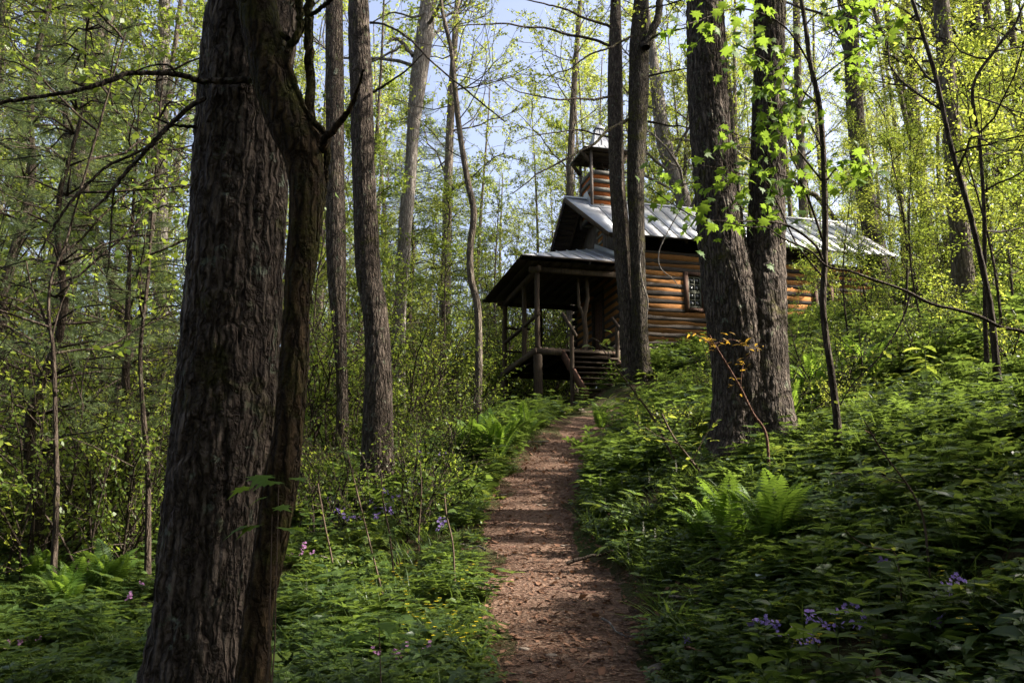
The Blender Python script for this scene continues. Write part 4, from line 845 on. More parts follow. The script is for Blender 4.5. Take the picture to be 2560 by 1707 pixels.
for k in range(330):
    pts, dep = mtw[k % len(mtw)]; n_ = len(pts) - 1; t = rl.uniform(0.3, 1.0) * n_; j = min(int(t), n_ - 1)
    P_ = [at(x, y, dep[0] + (dep[1] - dep[0]) * i / n_) for i, (x, y, w) in enumerate(pts)]; p = P_[j] + (P_[j + 1] - P_[j]) * (t - j) - bs + np.array([rl.gauss(0, 0.10), rl.gauss(0, 0.16), rl.gauss(-0.05, 0.10)]); az = rl.uniform(0, 2 * PI)
    Rm = np.array(leaf_rot((math.cos(az), math.sin(az), rl.uniform(-1.4, -0.1)), (rl.gauss(0, 0.6), rl.gauss(0, 0.6) - 0.3, 1))) * rl.uniform(0.05, 0.105); mbl.add(mv @ Rm.T + p, None, mt_, tint=rl.random())
o = link('leaves', mbl.mesh('leaves', [M['leaf_maple']]), ms); o['kind'] = 'stuff'
# ------------------------------------------------------------ woodland trees
V = {}
V['tall'] = [variant(300 + i, 22 + i % 3, 0.17 + 0.03 * (i % 3), 0.34 + 0.05 * (i % 2), 24, 3.6, 2, 9, 6, 0.10, M['leaf_spring'], M['bark_far'], 0.7, 0.0, 0.7, 0.12, 1) for i in range(5)]
V['dense'] = [variant(310 + i, 19 + i, 0.2, 0.2, 34, 4.2, 2, 9, 7, 0.17, M['leaf_green'], M['bark_far'], 0.7, 0.0, 0.5, 0.25, 3) for i in range(2)]
V['mid'] = [variant(320 + i, 12 + i, 0.09, 0.2, 24, 2.5, 2, 13, 6, 0.08, M['leaf_spring' if i % 2 else 'leaf_green'], M['bark_far'], 0.8, 0.03, 0.6, 0.10, 1) for i in range(4)]
V['sap'] = [variant(340 + i, 6.0 + i * 0.7, 0.032, 0.15, 16, 1.5, 1, 18, 7, 0.065, M['leaf_spring' if i % 2 else 'leaf_green'], M['bark_dark'], 0.5, 0.06, 0.5, 0.06, 2) for i in range(4)]
def shrub(seed, h, spread, lsize, leafm, nst=9, leafn=10):
    T = Tree(seed)
    for k in range(nst):
        a = T.r.uniform(0, 2 * PI); d = np.array([math.cos(a) * spread, math.sin(a) * spread, 1.0])
        T.branch((math.cos(a) * 0.15, math.sin(a) * 0.15, -0.1), d, h * T.r.uniform(0.6, 1.15), 0.012 + h * 0.003, 1, 2, leafn=leafn, nsub=9, up=0.10, wander=0.22)
    v, q, ti = cards(np.array(T.lp), lsize, seed); return (T.wood.mesh('stems', [M['bark_dark']], True), mkmesh('foliage', v, q, None, [leafm], False, ti))
V['shrub'] = [shrub(360 + i, 2.2 + 0.5 * i, 0.45, 0.068, M['leaf_spring' if i == 2 else 'leaf_green'], 11, 26) for i in range(4)]
V['low'] = [shrub(370 + i, 0.9 + 0.2 * i, 0.6, 0.055, M['leaf_green' if i != 1 else 'leaf_spring'], 9, 10) for i in range(3)]
def pine(seed, H, r0, tuft=26, nl=0.10, blen=2.6):
    r = random.Random(seed); w = MB(); n = 16; pts = [np.array([0.12 * math.sin(i), 0.1 * math.cos(i * 1.3), -0.3 + H * i / n]) for i in range(n + 1)]
    w.tube(pts, [r0 * (1 - 0.9 * i / n) for i in range(n + 1)], 10); tips = []
    z = H * 0.22
    while z < H * 0.98:
        f = z / H
        for k in range(5):
            a = r.uniform(0, 2 * PI); ln = blen * (1.1 - f) * r.uniform(0.7, 1.2) + 0.3; d = unit(np.array([math.cos(a), math.sin(a), 0.18])); p = np.array([0, 0, z]); P = [p + d * ln * t + np.array([0, 0, 0.1 * math.sin(t * 5) - 0.12 * t]) for t in (0, 0.35, 0.7, 1)]
            w.tube(P, [0.022, 0.015, 0.01, 0.005], 4)
            for j in range(int(7 + ln * 4)):
                t = r.uniform(0.25, 1); q = p + d * ln * t; s = np.array([-d[1], d[0], 0]) * r.choice((-1, 1)); e = unit(d * 0.8 + s * 0.9 + np.array([0, 0, r.uniform(-0.1, 0.3)])); l2 = r.uniform(0.2, 0.5) * (1.3 - t * 0.5)
                w.tube([q, q + e * l2], [0.005, 0.002], 3)
                for m in range(3): tips.append((q + e * l2 * (0.4 + 0.3 * m), e))
        z += r.uniform(0.35, 0.6)
    B = np.repeat(np.array([t[0] for t in tips]), tuft, 0); D = np.repeat(np.array([t[1] for t in tips]), tuft, 0); g = np.random.default_rng(seed)
    A = D + g.normal(size=D.shape) * 0.55; A /= np.linalg.norm(A, axis=1)[:, None]; S = np.cross(A, g.normal(size=D.shape)); S /= np.linalg.norm(S, axis=1)[:, None]
    B = B + D * g.uniform(-0.08, 0.08, len(B))[:, None]; ln = g.uniform(0.7, 1.2, len(B))[:, None] * nl
    v = np.stack([B - S * 0.0026, B + S * 0.0026, B + A * ln - np.array([0, 0, 0.01])], 1).reshape(-1, 3)
    return (w.mesh('trunk', [M['bark_dark']], True), mkmesh('crown', v, None, np.arange(len(B))[:, None] * 3 + np.arange(3), [M['leaf_needle']], False, g.random(len(B))))
V['pine'] = [pine(401, 9.5, 0.10, 14, 0.13, 2.4), pine(402, 15, 0.15, 7, 0.2, 3.0)]
print('variants', [(k, sum(len(a[1].polygons) + len(a[0].polygons) for a in v)) for k, v in V.items()])
rp = random.Random(77)
def region(x, y):
    px = 1176 + (x / max(y, 1)) * 2110 / S23
    if px < 330: return 'left of the largest trunk', 'L'
    if px < 800: return 'behind the largest trunk', 'B'
    if px < 1180: return 'between the bent dark trunk and the chapel', 'C'
    if px < 1560: return 'behind the chapel bell tower', 'T'
    if px < 1900: return 'behind the forked trunk and chapel roof', 'R'
    return 'up the hillside at right', 'H'
def inchapel(x, y, pad=0.8):
    dx, dy = x - 2.827, y - 23; a = math.atan2(0.237, 0.9715); lx = dx * math.cos(a) + dy * math.sin(a); ly = -dx * math.sin(a) + dy * math.cos(a)
    return -3.2 - pad < lx < 10 + pad and -2.6 - pad < ly < 5.5 + pad
placed = []
def free(x, y, d):
    for (a, b) in placed:
        if (a - x) ** 2 + (b - y) ** 2 < d * d: return False
    return True
def scatter(kind, n, ys_, pxr, name, cat, adj, dmin, sc=(0.85, 1.2), zs=None, keep=None):
    made = 0; tries = 0
    while made < n and tries < n * 60:
        tries += 1; y = ys_[0] + (ys_[1] - ys_[0]) * rp.random() ** 0.8; px = rp.uniform(*pxr); x = (px - 1176) * S23 / 2110 * y
        if inchapel(x, y) or abs(x - xc(y)) < 1.3 and y < 24 or not free(x, y, dmin): continue
        if keep and not keep(px, y, x): continue
        placed.append((x, y)); reg, _ = region(x, y); s = rp.uniform(*sc)
        put(name, V[kind][rp.randrange(len(V[kind]))], (x, y, tz(x, y) - 0.05), rp.uniform(0, 2 * PI), (s, s, s * rp.uniform(0.9, 1.15)), f'{adj} {reg}', cat, f'{adj} {reg}', (rp.gauss(0, 0.04), rp.gauss(0, 0.04) - (0.03 if px > 1900 else 0)))
        made += 1
    return made
scatter('tall', 46, (26, 62), (-250, 2600), 'woodland_tree', 'tree', 'tall thin woodland tree in yellow-green spring leaf', 2.6)
scatter('tall', 6, (15, 24), (-400, 120), 'woodland_tree', 'tree', 'nearer tall woodland tree in spring leaf', 2.4)
scatter('tall', 6, (16, 26), (2250, 2900), 'woodland_tree', 'tree', 'nearer tall woodland tree in spring leaf', 2.4)
scatter('mid', 34, (22, 48), (-200, 2560), 'young_tree', 'tree', 'young slender tree with fresh leaves', 1.8, keep=lambda px, y, x: not (1150 < px < 1560 and y < 33))
scatter('mid', 3, (13, 20), (-200, 330), 'young_tree', 'tree', 'nearer young slender tree with fresh leaves', 1.6)
scatter('sap', 26, (14, 34), (-150, 1030), 'sapling', 'sapling', 'thin leafy sapling', 1.0)
scatter('sap', 26, (9, 30), (1850, 2560), 'sapling', 'sapling', 'thin leafy sapling', 1.0, (0.6, 0.95), keep=lambda px, y, x: px > 2110 or y > 29)
scatter('shrub', 66, (12, 32), (-150, 1085), 'shrub', 'shrub', 'leafy understorey bush', 0.9, keep=lambda px, y, x: px < 1010 or y > 30)
scatter('shrub', 12, (7.5, 12), (-200, 330), 'shrub', 'shrub', 'nearer leafy understorey bush', 0.9, (0.6, 0.9))
scatter('shrub', 34, (16, 36), (1780, 2600), 'shrub', 'shrub', 'leafy understorey bush', 1.1, (0.6, 1.0), keep=lambda px, y, x: px > 2090 or y > 30)
scatter('low', 46, (9, 22), (1560, 2560), 'shrub', 'shrub', 'low twiggy green shrub', 0.7, (0.45, 0.85))
scatter('low', 24, (8, 17), (640, 1080), 'shrub', 'shrub', 'low twiggy green shrub', 0.7, (0.6, 1.0))
for (px, py, Y, k, s, lab) in ((70, 1130, 8.6, 0, 0.7, 'soft needled pine at the left edge'), (265, 1120, 11.5, 0, 0.75, 'second pine with drooping needle sprays right of the edge pine'), (-40, 1100, 13, 1, 0.8, 'taller pine behind the left edge pine'), (930, 900, 30, 1, 0.95, 'blue green pine far behind the pale curving trunk'), (1010, 900, 34, 1, 1.0, 'blue green pine farther back between the pale trunk and the thin crooked tree'), (860, 900, 36, 1, 1.0, 'far pine showing just right of the bent dark trunk')):
    x = (px - 1176) * S23 / 2110 * Y; put('pine_tree', V['pine'][k], (x, Y, tz(x, Y) - 0.1), rp.uniform(0, 6), s, lab, 'tree', None)
scatter('shrub', 60, (28, 42), (750, 1560), 'shrub', 'shrub', 'leafy understorey bush beyond the porch', 0.9, (1.1, 1.9))
scatter('mid', 14, (31, 46), (850, 1500), 'young_tree', 'tree', 'young slender tree beyond the porch', 1.3, (0.7, 1.0))
for k in range(44):  # unseen thick-crowned trees, added to keep sky light off the foreground
    a = rp.uniform(PI * 0.95, PI * 2.05); r_ = rp.uniform(4.5, 24) ; x, y = r_ * math.cos(a), r_ * math.sin(a) + 1.0
    if y > 1.5 or (abs(x) < 1.6): continue
    put('unseen_shade_tree', V['dense'][rp.randrange(2)], (x, y, tz(x, y) - 0.1), rp.uniform(0, 6), (0.9, 0.9, rp.uniform(0.7, 0.95)), 'unseen tree added behind the viewpoint to dim the sky light', 'tree', 'unseen shade trees added behind the viewpoint')
for px, Y, k_, s_ in ((1985, 15.0, 1, 0.62), (2040, 17.5, 2, 0.7), (1930, 18.5, 0, 0.6)):
    x = (px - 1176) * S23 / 2110 * Y; put('sapling', V['sap'][k_], (x, Y, tz(x, Y) - 0.05), px, s_, 'leafy sapling partly screening the right end of the chapel wall', 'sapling', 'saplings before the right end of the chapel')
scatter('mid', 18, (33, 52), (1050, 1750), 'young_tree', 'tree', 'young leafy tree filling the gap', 1.3, (0.9, 1.3))
put('hillside_tree', V['dense'][0], (13.2, 2.3, tz(13.2, 2.3) - 0.1), 1.0, 0.55, 'unseen dense tree added up the slope beyond the right edge to shade the foreground', 'tree', None)  # unseen tree, added and sized to darken the lower left ground
# trees standing up the slope to the right, beside the view, whose crowns shade the path
for kk, (x, y, s) in enumerate(((7.2, 3.4, 0.6), (6.6, 1.5, 0.65), (9.5, 3.0, 0.8), (13.0, 7.5, 0.95), (11.0, 11.5, 0.8), (15.5, 13.0, 1.0), (8.8, 8.4, 0.62), (17.5, 1.0, 1.0), (19, 10.5, 1.0), (15.5, 19.5, 0.9), (12, -1.0, 0.9), (20, 16, 1.0), (24, 13, 1.1), (23, 2.6, 1.1), (16.5, 21.5, 0.95))):
    put('hillside_tree', V['dense'][kk % 2] if kk == 99 else V['tall'][rp.randrange(5)], (x, y, tz(x, y) - 0.05), rp.uniform(0, 6), s, 'tall hillside tree beyond the right edge of the view', 'tree', 'hillside trees beyond the right edge')
# far woods
def gn_scatter(name, pts, rots, scl, idx, meshes, mats_children=None):
    me = bpy.data.meshes.new(name); me.vertices.add(len(pts)); me.vertices.foreach_set('co', np.asarray(pts, np.float32).ravel())
    a = me.attributes.new('rot', 'FLOAT_VECTOR', 'POINT'); a.data.foreach_set('vector', np.asarray(rots, np.float32).ravel())
    a = me.attributes.new('scl', 'FLOAT', 'POINT'); a.data.foreach_set('value', np.asarray(scl, np.float32))
    a = me.attributes.new('idx', 'INT', 'POINT'); a.data.foreach_set('value', np.asarray(idx, np.int32))
    o = link(name, me); col = bpy.data.collections.new(name + '_kinds')
    for i, ml in enumerate(meshes):
        c = bpy.data.objects.new('%s_kind_%02d' % (name, i), ml); col.objects.link(c)
    ng = bpy.data.node_groups.new(name, 'GeometryNodeTree'); ng.interface.new_socket('Geometry', in_out='INPUT', socket_type='NodeSocketGeometry'); ng.interface.new_socket('Geometry', in_out='OUTPUT', socket_type='NodeSocketGeometry')
    gi = ng.nodes.new('NodeGroupInput'); go = ng.nodes.new('NodeGroupOutput'); ip = ng.nodes.new('GeometryNodeInstanceOnPoints'); ci = ng.nodes.new('GeometryNodeCollectionInfo')
    ci.inputs[0].default_value = col; ci.inputs['Separate Children'].default_value = True; ci.inputs['Reset Children'].default_value = True
    def na(nm, ty):
        n = ng.nodes.new('GeometryNodeInputNamedAttribute'); n.data_type = ty; n.inputs[0].default_value = nm; return n.outputs[0]
    ng.links.new(gi.outputs[0], ip.inputs['Points']); ng.links.new(ci.outputs[0], ip.inputs['Instance']); ip.inputs['Pick Instance'].default_value = True
    ng.links.new(na('idx', 'INT'), ip.inputs['Instance Index'])
    e2r = ng.nodes.new('FunctionNodeEulerToRotation'); ng.links.new(na('rot', 'FLOAT_VECTOR'), e2r.inputs[0]); ng.links.new(e2r.outputs[0], ip.inputs['Rotation'])
    ng.links.new(na('scl', 'FLOAT'), ip.inputs['Scale']); ng.links.new(ip.outputs[0], go.inputs[0])
    md = o.modifiers.new('scatter', 'NODES'); md.node_group = ng; return o
def joined(var):
    (a, b) = var; va = np.empty(len(a.vertices) * 3, np.float32); a.vertices.foreach_get('co', va); vb = np.empty(len(b.vertices) * 3, np.float32); b.vertices.foreach_get('co', vb)
    def polys(m):
        l = np.empty(len(m.loops), np.int32); m.loops.foreach_get('vertex_index', l); return l.reshape(-1, 4)
    q = np.concatenate([polys(a), polys(b) + len(a.vertices)]); return mkmesh('woods_tree', np.concatenate([va, vb]).reshape(-1, 3), q, None, [a.materials[0], b.materials[0]], False, rng.random(len(q)), np.r_[np.zeros(len(a.polygons)), np.ones(len(b.polygons))])
jt = [joined(v_) for v_ in V['tall'][:3]] + [joined(v_) for v_ in V['mid'][:3]]
n = 300; y = rng.uniform(55, 150, n); px = rng.uniform(-500, 2850, n); x = (px - 1176) * S23 / 2110 * y
tag(gn_scatter('far_woods', np.stack([x, y, terrain(x, y) - 0.1], -1), np.stack([x * 0, x * 0, rng.uniform(0, 6.28, n)], -1), rng.uniform(0.7, 1.1, n), rng.integers(0, 6, n), jt), 'distant spring woods fading together behind the nearer trees', 'woods', None, 'stuff')
# ------------------------------------------------------------ ground plants
def herb(kind, seed):
    g = np.random.default_rng(seed); mb = MB()
    def L_(b, a, n_, ln, wd, **k): leaves(mb, np.array(b), np.array(a), np.array(n_), np.array(ln), np.array(wd), **k)
    if kind == 'broad':
        n = 13; az = g.uniform(0, 6.28, n); h = g.uniform(0.05, 0.17, n); rad = g.uniform(0.02, 0.13, n)
        B = np.stack([np.cos(az) * rad, np.sin(az) * rad, h], -1); A = np.stack([np.cos(az), np.sin(az), g.uniform(-0.2, 0.4, n)], -1)
        L_(B, A, np.tile([0, 0, 1.0], (n, 1)) + g.normal(size=(n, 3)) * 0.3, g.uniform(0.05, 0.10, n), g.uniform(0.035, 0.06, n), shape='round')
        for b in B: mb.tube([(0, 0, -0.02), b * np.array([0.4, 0.4, 0.6]), b], 0.0018, 3)
    if kind == 'whorl':
        for s in range(4):
            c = np.append(g.uniform(-0.1, 0.1, 2), 0); lean = g.normal(size=2) * 0.12; hh = g.uniform(0.16, 0.32)
            for lv in range(4):
                f = (lv + 1) / 4; p = c + np.array([lean[0] * f, lean[1] * f, hh * f]); m = 4; az = g.uniform(0, 6.28) + np.arange(m) * PI / 2; r_ = 0.05 + 0.05 * (1 - abs(f - 0.6))
                L_(np.tile(p, (m, 1)), np.stack([np.cos(az), np.sin(az), np.full(m, 0.35)], -1), np.tile([0, 0, 1.0], (m, 1)) + g.normal(size=(m, 3)) * 0.2, np.full(m, r_), np.full(m, r_ * 0.42), shape='lance')
            mb.tube([c, c + np.array([lean[0], lean[1], hh])], [0.003, 0.0015], 3)
    if kind == 'fine':
        for s in range(9):
            az = g.uniform(0, 6.28); ln = g.uniform(0.12, 0.24); d = np.array([math.cos(az), math.sin(az), g.uniform(0.5, 1.4)]); d /= np.linalg.norm(d); p0 = np.append(g.uniform(-0.06, 0.06, 2), 0)
            m = 9; t = np.linspace(0.3, 1, m); P = p0 + d * ln * t[:, None] - np.array([0, 0, 1]) * (t ** 2 * 0.05)[:, None]; sd_ = np.cross(d, [0, 0, 1]); sg = np.where(np.arange(m) % 2, 1, -1)[:, None]
            L_(P, d * 0.5 + sd_ * sg, np.tile([0, 0, 1.0], (m, 1)) + g.normal(size=(m, 3)) * 0.3, 0.05 * (1.2 - t * 0.5), np.full(m, 0.022)); mb.tube([p0, P[-1]], 0.0015, 3)
    if kind == 'tri':
        for s in range(7):
            az = g.uniform(0, 6.28); r_ = g.uniform(0.03, 0.14); p = np.array([math.cos(az) * r_, math.sin(az) * r_, g.uniform(0.06, 0.15)]); a3 = az + np.array([-2.0, 0, 2.0]); sz = g.uniform(0.045, 0.075)
            L_(np.tile(p, (3, 1)), np.stack([np.cos(a3), np.sin(a3), np.full(3, 0.05)], -1), np.tile([0, 0, 1.0], (3, 1)) + g.normal(size=3) * 0.25, np.full(3, sz), np.full(3, sz * 0.75), shape='round'); mb.tube([(0, 0, -0.02), p], 0.0016, 3)
    if kind == 'big':
        n = 6; az = g.uniform(0, 6.28) + np.arange(n) * 1.05 + g.normal(size=n) * 0.2; h = g.uniform(0.10, 0.2, n); B = np.stack([np.cos(az) * 0.03, np.sin(az) * 0.03, h], -1)
        L_(B, np.stack([np.cos(az), np.sin(az), g.uniform(-0.1, 0.5, n)], -1), np.tile([0, 0, 1.0], (n, 1)) + g.normal(size=(n, 3)) * 0.25, g.uniform(0.12, 0.19, n), g.uniform(0.06, 0.09, n), droop=0.4)
        for b in B: mb.tube([(0, 0, -0.02), b], 0.002, 3)
    if kind == 'grass':
        n = 16; az = g.uniform(0, 6.28, n); B = np.stack([g.normal(size=n) * 0.02, g.normal(size=n) * 0.02, np.zeros(n)], -1); A = np.stack([np.cos(az) * 0.5, np.sin(az) * 0.5, g.uniform(0.7, 1.4, n)], -1)
        L_(B, A, np.stack([-np.cos(az), -np.sin(az), np.ones(n) * 0.5], -1), g.uniform(0.12, 0.24, n), np.full(n, 0.008), droop=0.35, shape='lance')
    return mb.mesh('herb', [M['leaf_herb' if seed % 3 else 'leaf_herb2']])
kinds = ['broad', 'broad', 'whorl', 'whorl', 'fine', 'fine', 'tri', 'tri', 'broad', 'whorl', 'tri', 'grass', 'big', 'big']
hm = [herb(k, 500 + i) for i, k in enumerate(kinds)]
def cover(name, n, yr, pxr, kind_idx, sc, label, cat, seed, thr=-0.35, grp=2.0, near=0.8):
    g = np.random.default_rng(seed); y = yr[0] + (yr[1] - yr[0]) * g.random(n * 3) ** near; px = g.uniform(pxr[0], pxr[1], n * 3); x = (px - 1176) * S23 / 2110 * y
    dn = fbm(np.stack([x * grp, y * grp, x * 0], -1), 2, seed); edge = np.abs(x - xc(y)) - np.interp(y, ys, hw)
    ok = (~on_path(x, y)) & (dn > thr); ok &= (edge > 0.25) | (g.random(len(x)) < 0.25 + edge * 2.5)
    lx = (x - 2.827) * 0.9715 + (y - 23) * 0.237; ly = -(x - 2.827) * 0.237 + (y - 23) * 0.9715; ok &= ~((lx > 0.4) & (lx < 9.4) & (ly > 0.35) & (ly < 5)); ok &= ~((lx > -1.4) & (lx < 0.2) & (ly > -1.9) & (ly < 0.4)); ok &= ~((lx > -3.3) & (lx < 0.5) & (ly > -0.7) & (ly < 5.2) & (g.random(len(x)) < 0.8))
    x, y = x[ok][:n], y[ok][:n]; m = len(x)
    o = gn_scatter(name, np.stack([x, y, terrain(x, y) - 0.012], -1), np.stack([g.normal(size=m) * 0.15, g.normal(size=m) * 0.15, g.uniform(0, 6.28, m)], -1), g.uniform(*sc, m), np.array(kind_idx)[g.integers(0, len(kind_idx), m)] * 0 + g.integers(0, len(kind_idx), m), [hm[k] for k in kind_idx])
    return tag(o, label, cat, None, 'stuff')
cover('ground_cover', 17000, (1.5, 11), (-150, 2500), [0, 1, 6, 7, 8, 10], (0.32, 0.8), 'low broad-leaved woodland plants carpeting both sides of the path', 'plants', 1, -0.12, 1.3)
cover('fine_leaved_herbs', 6500, (1.8, 13), (-150, 2550), [4, 5, 2, 3, 9], (0.4, 0.85), 'finely divided and whorled green herbs among the broad-leaved ones', 'plants', 2, 0.0)
cover('hillside_herbs', 15000, (10, 34), (-100, 2560), [0, 6, 2, 4, 9, 10], (0.9, 1.9), 'green herb layer spreading over the slopes beyond the nearer plants', 'plants', 3, -0.15)
cover('large_leaved_herbs', 420, (2.5, 12), (-150, 2500), [12, 13], (0.5, 1.1), 'larger-leaved dark green plants scattered among the low herbs', 'plants', 8, 0.0)
cover('tall_herbs', 500, (3.5, 15), (-150, 2500), [2, 3, 9, 4], (0.9, 1.35), 'taller leafy herb stems rising above the low plants', 'plants', 7, 0.05)
cover('grass_tufts', 2200, (2.0, 16), (0, 2400), [11], (0.6, 1.3), 'scattered fine grass blades in the herb layer', 'grass', 4, 0.1)
# litter on path and floor
def chip(seed, L0, W0, curl):
    g = np.random.default_rng(seed); mb = MB(); leaves(mb, np.zeros((1, 3)), np.array([[1.0, 0, 0.05]]), np.array([[0, 0, 1.0]]), np.array([L0]), np.array([W0]), droop=curl); return mb.mesh('chip', [M['leaf_dry']])
cm = [chip(600, 0.035, 0.012, 0.1), chip(601, 0.05, 0.03, -0.15), chip(602, 0.022, 0.016, 0.1), chip(603, 0.07, 0.006, 0.05)]
def litter(name, n, yr, half, sc, label, seed):
    g = np.random.default_rng(seed); y = yr[0] + (yr[1] - yr[0]) * g.random(n) ** 1.2; x = xc(y) + g.uniform(-1, 1, n) * half * np.interp(y, ys, hw)
    z = terrain(x, y) + 0.014 + 0.005 * noise(np.stack([x * 6, y * 6, y * 0], -1), 60); z = np.where(on_path(x, y), z, terrain(x, y) + 0.004)
    o = gn_scatter(name, np.stack([x, y, z], -1), np.stack([g.normal(size=n) * 0.25, g.normal(size=n) * 0.25, g.uniform(0, 6.28, n)], -1), g.uniform(*sc, n), g.integers(0, 4, n), cm); return tag(o, label, 'litter', None, 'stuff')
litter('path_litter', 9000, (2.5, 17), 1.05, (0.4, 1.1), 'brown wood chips and broken leaves strewn along the dirt path', 11)
litter('leaf_litter', 7000, (2.5, 15), 3.5, (0.8, 1.8), 'dry brown leaves lying among the plants beside the path', 12)
tg = []
for i in range(4):
    g_ = np.random.default_rng(640 + i); P_ = np.cumsum(np.stack([np.full(6, 0.06), g_.normal(size=6) * 0.012, g_.normal(size=6) * 0.008 + 0.002], -1), 0) - [0.2, 0, 0]; mb = MB(); mb.tube(P_, np.linspace(0.006, 0.002, 6), 4); mb.tube([P_[2], P_[2] + [0.08, 0.06, 0.02]], [0.003, 0.0015], 3); tg.append(mb.mesh('stick', [M['bark_pale' if i % 2 else 'twig_red']]))
g_ = np.random.default_rng(645); n = 700; y = 2 + 14 * g_.random(n); x = xc(y) + g_.uniform(-6, 9, n); ok_ = ~on_path(x, y) | (g_.random(n) < 0.25); x, y = x[ok_], y[ok_]; n = len(x)
tag(gn_scatter('fallen_twigs', np.stack([x, y, terrain(x, y) + 0.02], -1), np.stack([g_.normal(size=n) * 0.12, g_.normal(size=n) * 0.15, g_.uniform(0, 6.28, n)], -1), g_.uniform(0.5, 2.2, n), g_.integers(0, 4, n), tg), 'small dead twigs scattered over the forest floor', 'twigs', None, 'stuff')
# ferns
def frond_mesh(seed, L0=1.0, pin=20):
    g = np.random.default_rng(seed); mb = MB(); n = pin; t = np.linspace(0.14, 0.98, n)
    def cur(t): return np.stack([t * 0, L0 * (0.30 * t + 0.22 * t ** 3), L0 * (1.0 * t - 0.22 * t ** 4)], -1)
    C = cur(t); D = cur(t + 0.01) - C; D /= np.linalg.norm(D, axis=1)[:, None]; w = L0 * 0.17 * np.sin(PI * (t * 0.86 + 0.12)) ** 0.8
    for s in (-1, 1):
        sd_ = np.tile([s * 1.0, 0, 0], (n, 1)); up = np.cross(np.tile([1.0, 0, 0], (n, 1)), D)
        leaves(mb, C, sd_ + D * 0.35, up, w, np.full(n, L0 * 0.042), droop=0.2, shape='lance')
    mb.tube(cur(np.linspace(0, 1, 8)), np.linspace(0.004, 0.001, 8), 4); return mb.mesh('frond', [M['leaf_fern']])
fr = [frond_mesh(700 + i) for i in range(3)]
def fern(px, py, size, nf, lab, spread=1.0):
    p = ground(px, py); e = empty('fern', p, 0); tag(e, lab, 'fern', 'fern clumps')
    for k in range(nf):
        o = link('frond', fr[k % 3], e); a = 2 * PI * k / nf + rl.gauss(0, 0.25); o.rotation_euler = (rl.gauss(0.05, 0.16), rl.gauss(0, 0.12), a); s = size * rl.uniform(0.75, 1.1); o.scale = (s, s * spread, s); o.location = (rl.gauss(0, 0.03), rl.gauss(0, 0.03), 0)
for a in ((1690, 1290, 0.62, 15, 'large bright fern clump on the bank right of the path, fullest of them'), (1780, 1275, 0.58, 12, 'tall fern clump just right of the fullest fern clump'), (1620, 1255, 0.42, 10, 'smaller fern clump left of the fullest fern clump'),
          (1140, 1060, 0.85, 14, 'upright bright fern clump at the left edge of the path near its bend'), (1085, 1055, 0.7, 10, 'fern clump just left of the upright one near the path bend'), (1205, 1010, 0.7, 9, 'small fern clump farther up the left path edge'),
          (1740, 985, 0.75, 11, 'fern clump in front of the forked trunk base'), (1800, 1000, 0.7, 10, 'fern clump at the right foot of the forked trunk'), (1880, 930, 0.8, 10, 'fern clump on the bank behind the maple sapling'), (1990, 900, 0.8, 10, 'fern clump high on the right bank'),
          (150, 1420, 0.5, 14, 'dark shaded fern clump low at the left edge'), (235, 1385, 0.5, 12, 'dark shaded fern clump left of the largest trunk'), (80, 1370, 0.5, 10, 'dark fern clump behind the low left one'), (1380, 990, 0.6, 8, 'small fern clump on the mound at the path end')):
    fern(a[0], a[1], a[2] * 1.05, a[3] + 5, a[4])
# sedge tufts
def tuft_mesh(seed, n=42, h=0.2):
    g = np.random.default_rng(seed); mb = MB(); az = g.uniform(0, 6.28, n); B = np.stack([g.normal(size=n) * 0.03, g.normal(size=n) * 0.03, np.full(n, -0.01)], -1); A = np.stack([np.cos(az) * 0.7, np.sin(az) * 0.7, g.uniform(0.4, 1.3, n)], -1)
    leaves(mb, B, A, np.stack([-np.cos(az), -np.sin(az), np.ones(n) * 0.4], -1), g.uniform(0.6, 1.15, n) * h, np.full(n, 0.014), droop=0.35, shape='lance'); return mb.mesh('tuft', [M['leaf_herb']])
tm_ = [tuft_mesh(720 + i) for i in range(3)]
for i, (px, py, s, lab) in enumerate(((1085, 1535, 1.0, 'bright strap-leaved sedge tuft at the lower left path edge'), (1030, 1500, 0.85, 'sedge tuft left of the lower path edge one'), (1560, 1450, 1.15, 'sedge tuft at the lower right path edge'), (1600, 1480, 1.0, 'sedge tuft right of the lower right path edge one'), (1515, 1400, 0.8, 'smaller sedge tuft farther up the right path edge'), (620, 1545, 0.9, 'shaded sedge tuft at the foot of the mossy tree'))):
    o = link('sedge_tuft', tm_[i % 3], None, ground(px, py)); s *= 1.5; o.scale = (s, s, s); o.rotation_euler = (0, 0, i * 1.3); tag(o, lab, 'sedge', 'sedge tufts')
